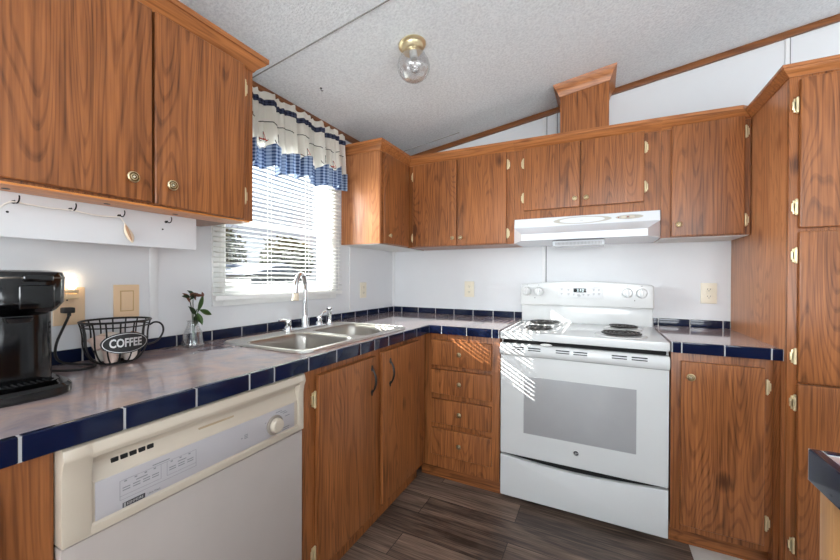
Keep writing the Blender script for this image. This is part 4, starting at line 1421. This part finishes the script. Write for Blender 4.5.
build('front_panel', MB().box(.374, .3855, CMY - .010, CMY + .048, z0 + .203, z0 + .257, .004, 3), BLACK, hdm)
build('trim_line', loft([selli(.232, CMY, .1507, .0897, 3.8, z0 + .272), selli(.232, CMY, .1507, .0897, 3.8, z0 + .2755)], False, False), plain('dark_chrome', (96, 88, 80), .2, metal=1), hdm)
dt = build('drip_tray', loft([selli(.352, CMY, .034, .060, 2.2, z0 + .0275), selli(.352, CMY, .038, .064, 2.2, z0 + .034), selli(.352, CMY, .033, .056, 2.2, z0 + .034), selli(.352, CMY, .030, .052, 2.2, z0 + .030)]), BLACK, c)
mb = MB()
for i in range(9):
    yy = CMY - .042 + i * .0105
    mb.box(.330, .376, yy - .0015, yy + .0015, z0 + .030, z0 + .0325)
build('drip_grate', mb, BLACKM, dt)
build('pod_spout', MB().lathe([(.020, z0 + .172), (.022, z0 + .176), (.024, z0 + .182)], (.345, CMY, 0), (0, 0, 1), 20).lathe([(0, z0 + .172), (.020, z0 + .172)], (.345, CMY, 0), (0, 0, 1), 20), BLACK, c)
# cord with its plug in the outlet
pts = [(.10, -2.150, .93), (.115, -2.125, .924), (.15, -2.085, .918), (.17, -2.045, .917), (.155, -2.012, .917), (.115, -2.005, .917), (.075, -2.035, .918), (.045, -2.068, .93), (.036, -2.068, .975), (.040, -2.050, 1.03), (.040, -2.036, 1.066), (.036, -2.034, 1.078)]
def smooth(pts, it=2):
    P = [Vector(p) for p in pts]
    for _ in range(it):
        Q = [P[0]]
        for a, b in zip(P, P[1:]):
            Q += [a.lerp(b, .25), a.lerp(b, .75)]
        Q.append(P[-1]); P = Q
    return P
pc = build('power_cord', MB().tube(smooth(pts), .0036, 8), CORD, c)
build('plug', MB().box(.0105, .040, -2.048, -2.020, 1.074, 1.092, .004).tube([(.036, -2.034, 1.078), (.04, -2.036, 1.066)], .005, 8), BLACKM, pc)


# ---------------------------------------------------------------- outlets and switch
def plate_x(root, y0, y1, z0b, z1b, mat, x=.0005):
    return build('cover_plate', MB().box(x, x + .0065, y0, y1, z0b, z1b, .003, 3), mat, root)


def receptacle(mb, axis, cx2, cz2, face):
    for dz in (.020, -.020):
        if axis == 'x':
            mb.box(face, face + .002, cx2 - .0165, cx2 + .0165, cz2 + dz - .0135, cz2 + dz + .0135, .0009, mi=0)
            for dy in (-.006, .006): mb.box(face + .0018, face + .0023, cx2 + dy - .001, cx2 + dy + .001, cz2 + dz - .001, cz2 + dz + .007, mi=1)
            mb.box(face + .0018, face + .0023, cx2 - .002, cx2 + .002, cz2 + dz - .008, cz2 + dz - .004, mi=1)
        else:
            mb.box(cx2 - .0165, cx2 + .0165, face - .002, face, cz2 + dz - .0135, cz2 + dz + .0135, .0009, mi=0)
            for dx in (-.006, .006): mb.box(cx2 + dx - .001, cx2 + dx + .001, face - .0023, face - .0018, cz2 + dz - .001, cz2 + dz + .007, mi=1)
            mb.box(cx2 - .002, cx2 + .002, face - .0023, face - .0018, cz2 + dz - .008, cz2 + dz - .004, mi=1)


g = 'wall outlets and switch'
c = thing('wall_outlet', 'tan wall outlet behind the coffee maker holding a glowing night light', 'outlet', (.001, -2.022, 1.094), g)
plate_x(c, -2.062, -1.984, 1.034, 1.155, TAN)
mb = MB(); receptacle(mb, 'x', -2.03, 1.100, .0068); build('receptacle', mb, [TAN, GAP], c)
c = thing('light_switch', 'tan rocker switch plate above the wire coffee basket', 'switch', (.001, -1.866, 1.103), g)
plate_x(c, -1.906, -1.828, 1.044, 1.161, TAN)
build('rocker', MB().box(.0068, .0100, -1.884, -1.850, 1.070, 1.136, .001, rot=Matrix.Rotation(.02, 3, 'Y')), TAN, c)
build('rocker_frame', rect_frame(.0066, .0078, -1.888, -1.846, 1.066, 1.140, .0035, .0005), plain('tan_edge', (196, 160, 112), .4), c)
c = thing('wall_outlet', 'ivory outlet on the left wall between window and corner', 'outlet', (.001, -.422, 1.10), g)
plate_x(c, -.462, -.388, 1.045, 1.155, TANL)
mb = MB(); receptacle(mb, 'x', -.425, 1.10, .0068); build('receptacle', mb, [TANL, GAP], c)
for x, zc, lab in ((.658, 1.107, 'ivory outlet on the back wall left of the range'), (2.073, 1.108, 'ivory outlet on the back wall beside the pantry')):
    c = thing('wall_outlet', lab, 'outlet', (x, -.001, zc), g)
    build('cover_plate', MB().box(x - .037, x + .037, -.007, -.0005, zc - .058, zc + .058, .003, 3), TANL, c)
    mb = MB(); receptacle(mb, 'y', x, zc, -.0068); build('receptacle', mb, [TANL, GAP], c)

# night light
c = thing('night_light', 'small plug in night light with glowing bulb above the black plug', 'night light', (.02, -2.024, 1.125))
build('base', MB().box(.0105, .034, -2.040, -2.008, 1.118, 1.136, .004).lathe([(.014, 1.136), (.016, 1.140), (.016, 1.146), (.010, 1.150)], (.024, -2.024, 0), (0, 0, 1), 16), plain('clear_amber', (226, 200, 160), .2), c)
build('bulb', MB().lathe([(.007, 1.150), (.0125, 1.158), (.0135, 1.170), (.0105, 1.186), (.005, 1.196), (0, 1.199)], (.024, -2.024, 0), (0, 0, 1), 18), BULB, c, label='glowing bulb')

# ---------------------------------------------------------------- wire coffee basket
BX, BYc = .116, -1.945
c = thing('wire_basket', 'black wire basket shaped like a coffee cup with an oval COFFEE sign', 'basket', (BX, BYc, CT))
bz = CT + .003
PROF = [(.044, 0), (.054, .003), (.066, .016), (.076, .036), (.082, .060), (.082, .090), (.086, .115), (.090, .130)]


def ring(r, z, n2=40): return [(BX + r * math.cos(2 * math.pi * i / n2), BYc + r * math.sin(2 * math.pi * i / n2), z) for i in range(n2)]


build('rim', MB().tube(ring(.090, bz + .132), .0034, 8, closed=True).tube(ring(.0865, bz + .116), .0022, 6, closed=True), IRON, c)
build('base_ring', MB().tube(ring(.044, bz), .003, 8, closed=True).tube(ring(.030, bz), .002, 6, closed=True).tube([(BX - .044, BYc, bz), (BX + .044, BYc, bz)], .002, 6).tube([(BX, BYc - .044, bz), (BX, BYc + .044, bz)], .002, 6), IRON, c)
for i in range(16):
    a = 2 * math.pi * i / 16 + .1
    build('wire_rib', MB().tube(smooth([(BX + r * math.cos(a), BYc + r * math.sin(a), bz + z) for r, z in PROF], 1), .0023, 6), IRON, c)
ha = math.radians(62)
hv = Vector((math.cos(ha), math.sin(ha), 0))
hp = [(.086, .112), (.100, .122), (.118, .116), (.126, .096), (.120, .072), (.104, .052), (.080, .046)]
build('handle', MB().tube(smooth([(BX + hv.x * r, BYc + hv.y * r, bz + z) for r, z in hp], 2), .0030, 8), IRON, c)
# oval sign, facing the room
sa = math.radians(-8)
sn = Vector((math.cos(sa), math.sin(sa), 0)); sr = Vector((-math.sin(sa), math.cos(sa), 0)); su = Vector((0, 0, 1))
so = Vector((BX, BYc, bz + .068)) + sn * .086


def sign_pt(a, b, d): return so + sr * a + su * b + sn * (d - 3.2 * a * a)


def disk(rx, rz, d0, d1, mi, mb, n2=40):
    t = bmesh.new()
    A = []
    for dd in (d0, d1):
        rows = []
        for k in (0.0, .5, .8, 1.0):
            if k == 0: rows.append([t.verts.new(sign_pt(0, 0, dd))])
            else: rows.append([t.verts.new(sign_pt(rx * k * math.cos(2 * math.pi * i / n2), rz * k * math.sin(2 * math.pi * i / n2), dd)) for i in range(n2)])
        A.append(rows)
        for i in range(n2):
            t.faces.new((rows[0][0], rows[1][i], rows[1][(i + 1) % n2]))
            for r0, r1 in zip(rows[1:], rows[2:]):
                t.faces.new((r0[i], r1[i], r1[(i + 1) % n2], r0[(i + 1) % n2]))
    for i in range(n2):
        t.faces.new((A[0][-1][i], A[0][-1][(i + 1) % n2], A[1][-1][(i + 1) % n2], A[1][-1][i]))
    bmesh.ops.recalc_face_normals(t, faces=list(t.faces))
    mb._merge(t, mi)


mb = MB()
disk(.060, .0330, 0, .0025, 0, mb)
disk(.0568, .0299, .0024, .0031, 1, mb)
disk(.0550, .0281, .0030, .0036, 0, mb)
sg = build('oval_sign', mb, [BLACKM, SILVER], c, label='black oval sign reading COFFEE in silver letters')
mb = MB(); text_mb(mb, 'COFFEE', (0, 0, 0), (1, 0, 0), (0, 1, 0), .0360, .0006, squash=.66, bold=.0009)
mb.shift(lambda v: sign_pt(v.x, v.y, .0044 + v.z * .8))
build('lettering', mb, SILVER, sg)
# pods in the basket
pod_mb = MB().lathe([(0, 0), (.0155, 0), (.0170, .003), (.0205, .034), (.0205, .036), (.0235, .0365), (.0235, .0385), (0, .0388)], (0, 0, 0), (0, 0, 1), 20)
pod0 = None
rp = random.Random(11)
spots = [(-.025, -.026, .004), (.026, -.026, .004), (-.025, .026, .004), (.026, .026, .004), (-.040, -.004, .047), (.040, -.008, .047), (.004, .041, .047), (.004, -.042, .047), (.0, .0, .048)]
pmats = [POD, PODPINK, POD, POD, POD, POD, PODBROWN, PODPINK, POD]
for i, (dx, dy, dz) in enumerate(spots):
    m2 = MB().lathe([(0, 0), (.0155, 0), (.0170, .003), (.0205, .034), (.0205, .036), (.0235, .0365), (.0235, .0385), (0, .0388)], (0, 0, 0), (0, 0, 1), 20)
    rt = Matrix.Rotation(rp.uniform(-.5, .5), 3, 'X') @ Matrix.Rotation(rp.uniform(-.5, .5), 3, 'Y')
    if dz < .02: rt = Matrix.Identity(3)
    m2.shift(lambda v: rt @ v + Vector((BX + dx, BYc + dy, bz + dz)))
    o = build('coffee_pod', m2, pmats[i], None)
    for v in o.data.vertices: v.co -= Vector((BX + dx, BYc + dy, bz + dz))
    o.location = (BX + dx, BYc + dy, bz + dz)
    lab = {0: 'white coffee pod in the wire coffee basket', 1: 'blush coloured coffee pod in the wire coffee basket', 2: 'tan brown coffee pod in the wire coffee basket'}[0 if pmats[i] is POD else 1 if pmats[i] is PODPINK else 2]
    tag(o, lab, 'coffee pod', lab.split(' in ')[0] + 's in the basket')

# ---------------------------------------------------------------- vase with cuttings
VX, VYc = .105, -1.692
vz = CT + .0008
tag(build('glass_vase', MB().lathe([(0, vz + .004), (.036, vz + .004), (.0385, vz), (.041, vz + .004), (.040, vz + .02), (.031, vz + .060), (.021, vz + .085), (.0185, vz + .098), (.021, vz + .108), (.0195, vz + .108), (.017, vz + .097), (.0185, vz + .085), (.028, vz + .060), (.037, vz + .02), (.036, vz + .007), (0, vz + .007)], (VX, VYc, 0), (0, 0, 1), 12), GLASS, loc=(VX, VYc, vz)), 'small clear faceted glass bottle vase on the counter by the window', 'vase')


def leaf(mb, p, d, L2, w, mi, side):
    d = Vector(d).normalized(); s2 = d.cross(Vector(side)).normalized(); n2 = s2.cross(d)
    def f(u, v):
        ww = w * math.sin(math.pi * min(1, u * .96 + .03)) * (v - .5) * 2
        return Vector(p) + d * (L2 * u) + s2 * ww + n2 * (abs(v - .5) * w * .7 - .25 * L2 * u * u)
    mb.grid(f, 8, 4, mi=mi, thick=.0006)


cuts = [
    ('stem_cutting', 'dark budded cutting leaning left in the small glass vase', [(.0, .0, .012), (.002, -.003, .10), (.004, -.008, .16), (.008, -.024, .208)], 'bud'),
    ('stem_cutting', 'rust tipped upright cutting in the middle of the small glass vase', [(.006, .004, .012), (.004, .000, .10), (.006, -.004, .16), (.010, -.006, .212)], 'bud'),
    ('stem_cutting', 'long green leaf cutting with brown tip rising right in the glass vase', [(-.004, .002, .012), (.0, .004, .09), (.004, .006, .13), (.006, .012, .152)], 'long'),
    ('stem_cutting', 'green leaf cutting drooping right over the glass vase lip', [(.004, -.004, .012), (.006, .004, .10), (.010, .010, .135), (.012, .016, .148)], 'droop')]
for nm, lab, pts, kind in cuts:
    P = [Vector((VX + a, VYc + b, vz + z)) for a, b, z in pts]
    root = thing(nm, lab, 'cutting', P[0], 'cuttings in the glass vase')
    build('stem', MB().tube(smooth(P, 2), .0018, 6), LEAFD, root)
    top = P[-1]
    if kind == 'bud':
        for q in range(7):
            dv = Vector((.2 + .6 * rp.uniform(-1, 1), rp.uniform(-1, 1), rp.uniform(-.1, 1.1)))
            mb = MB(); leaf(mb, top - Vector((0, -.006, .03 * rp.random())), dv, .030, .0065, 0, (1, .3, .2))
            build('leaf', mb, [BUD if q % 2 == 0 else LEAFD], root)
    elif kind == 'long':
        mb = MB(); leaf(mb, top - Vector((0, 0, .012)), (.1, .42, 1), .074, .0095, 0, (1, 0, 0)); build('leaf', mb, LEAF, root)
        mb = MB(); leaf(mb, top + Vector((.003, .022, .046)), (.0, -.15, 1), .020, .0055, 0, (1, 0, 0)); build('leaf_tip', mb, BUD, root)
        for dv in ((.3, -.5, .6), (.5, .4, -.8), (.4, -.1, -1)):
            mb = MB(); leaf(mb, P[2], dv, .045, .010, 0, (1, 0, .2)); build('leaf', mb, LEAFD, root)
    else:
        mb = MB(); leaf(mb, top, (.2, 1, -.45), .056, .0105, 0, (1, -.3, .2)); build('leaf', mb, LEAF, root)
        mb = MB(); leaf(mb, P[2], (.6, .2, -1), .05, .010, 0, (1, 0, 0)); build('leaf', mb, LEAF, root)

# ---------------------------------------------------------------- ceiling light
nrm = Vector((CB, 0, -1)).normalized()
lc = Vector((.758, -1.108, cz(.758))) + nrm * .001
c = thing('ceiling_light', 'brass ceiling light with clear egg shaped glass globe', 'ceiling light', lc)
build('canopy', MB().lathe([(0, 0), (.058, 0), (.062, .004), (.062, .009), (.056, .014), (.050, .016), (.047, .022), (.046, .034), (.043, .037), (0, .037)], lc, nrm, 40), BRASS, c)
gl0 = lc + nrm * .036
build('globe', MB().lathe([(.040, 0), (.043, .005), (.056, .020), (.068, .042), (.073, .066), (.071, .088), (.061, .108), (.044, .123), (.022, .132), (0, .134)], gl0, Vector((.05, 0, -1)), 40), GLOBE, c)
build('socket', MB().lathe([(.018, 0), (.018, .030), (.014, .034), (.0, .034)], gl0, nrm, 20), plain('socket_grey', (188, 188, 186), .4), c)
build('bulb', MB().lathe([(.012, .034), (.013, .045), (.022, .060), (.025, .075), (.020, .09), (.010, .098), (0, .100)], gl0, nrm, 20), glass('frosted_bulb', (.9, .9, .9), .12, .5), c)

# small hook in the ceiling near the window
hk = Vector((.225, -1.109, cz(.225)))
tag(build('ceiling_hook', MB().lathe([(.006, 0), (.006, -.002), (.002, -.003)], hk, (0, 0, 1), 12).tube([hk + Vector((0, 0, -.002)), hk + Vector((0, 0, -.012)), hk + Vector((.004, .004, -.016)), hk + Vector((.007, .007, -.010))], .0018, 6), IRON, loc=hk), 'tiny dark hook in the ceiling near the window valance', 'hook')

# ---------------------------------------------------------------- outdoors
struct('ground', MB().box(-70, -0.3, -40, 60, -1.0, -.9), GRASS)
GZ = -.9
c = thing('white_house', 'low white house with pale grey roof seen through the kitchen window', 'house', (-21, 17, GZ))
build('walls', MB().box(-24, -18.5, 13.2, 17.3, GZ, 1.35), SIDING, c)
build('roof', MB().prism([(12.9, 1.36), (17.6, 1.36), (15.6, 2.2)], 'x', -24.4, -18.1), ROOFM, c)
for y in (13.9, 15.1, 16.2):
    build('window', MB().box(-18.52, -18.46, y, y + .8, .25, 1.05), CARGLASS, c)
build('porch_wall', MB().box(-18.49, -18.2, 13.4, 16.2, GZ, .05), BRICK, c)
c = thing('parked_car', 'blue parked car low in the left of the kitchen window', 'car', (-15, 10.6, GZ))
build('body', MB().box(-15.9, -14.2, 8.9, 11.3, GZ + .3, GZ + 1.0, .15, 3), CARBLUE, c)
build('cabin', MB().box(-15.8, -14.3, 9.3, 10.9, GZ + 1.0, GZ + 1.5, .2, 3), CARGLASS, c)
for y in (9.4, 10.8):
    build('wheel', MB().cyl((-14.35, y, GZ + .32), (-14.15, y, GZ + .32), .32, seg=20), BLACKM, c)


def tree(x, y, h, r, lab, bare):
    rr = random.Random(int(x * 31 + y * 17))
    root = thing('tree', lab, 'tree', (x, y, GZ), 'trees beyond the window')
    mb = MB().tube([(x, y, GZ), (x + .1, y, GZ + h * .4), (x, y + .1, GZ + h * .75)], [.22, .16, .06], 8)
    for _ in range(18):
        a = rr.uniform(0, 6.28); z = GZ + h * rr.uniform(.3, .7); L2 = r * rr.uniform(.6, 1.1)
        p1 = (x + L2 * .6 * math.cos(a), y + L2 * .6 * math.sin(a), z + L2 * .5); p2 = (x + L2 * math.cos(a + .2), y + L2 * math.sin(a + .2), z + L2 * 1.0)
        mb.tube([(x, y, z), p1, p2], [.07, .045, .02], 5)
        mb.tube([p1, (p1[0] + .5 * rr.uniform(-1, 1), p1[1] + .5 * rr.uniform(-1, 1), p1[2] + .8)], [.03, .012], 5)
    build('trunk', mb, BARK, root)
    if not bare:
        t = bmesh.new()
        for _ in range(1500):
            p = Vector((rr.gauss(0, 1), rr.gauss(0, 1), rr.gauss(0, 1))); p = p.normalized() * (rr.random() ** .4)
            cen = Vector((x, y, GZ + h * .62)) + Vector((p.x * r, p.y * r, p.z * h * .40))
            q = Matrix.Rotation(rr.uniform(0, 6.28), 3, Vector((rr.random() + .01, rr.random(), rr.random())).normalized())
            s = rr.uniform(.12, .3)
            vs = [t.verts.new(cen + q @ Vector(v)) for v in ((-s, 0, 0), (0, -s * .6, 0), (s, 0, .1 * s), (0, s * .6, 0))]
            t.faces.new(vs)
        build('crown', MB()._merge(t), FOLIAGE, root)


tree(-27.5, 12.0, 5.8, 1.9, 'dark tree left of the white house beyond the window', False)
tree(-29, 18.4, 6.6, 2.2, 'broad dark tree right behind the white house beyond the window', False)
tree(-27, 23.6, 6.2, 2.2, 'dark tree right of the white house beyond the window', False)
tree(-31, 29.2, 6.4, 2.2, 'dark tree at the right end of the view beyond the window', False)
tree(-34, 15.0, 7.2, 2.0, 'far dark tree showing over the left roof end of the white house', False)
tree(-37, 23.0, 9.0, 2.4, 'tall bare branched tree far behind the other trees', True)
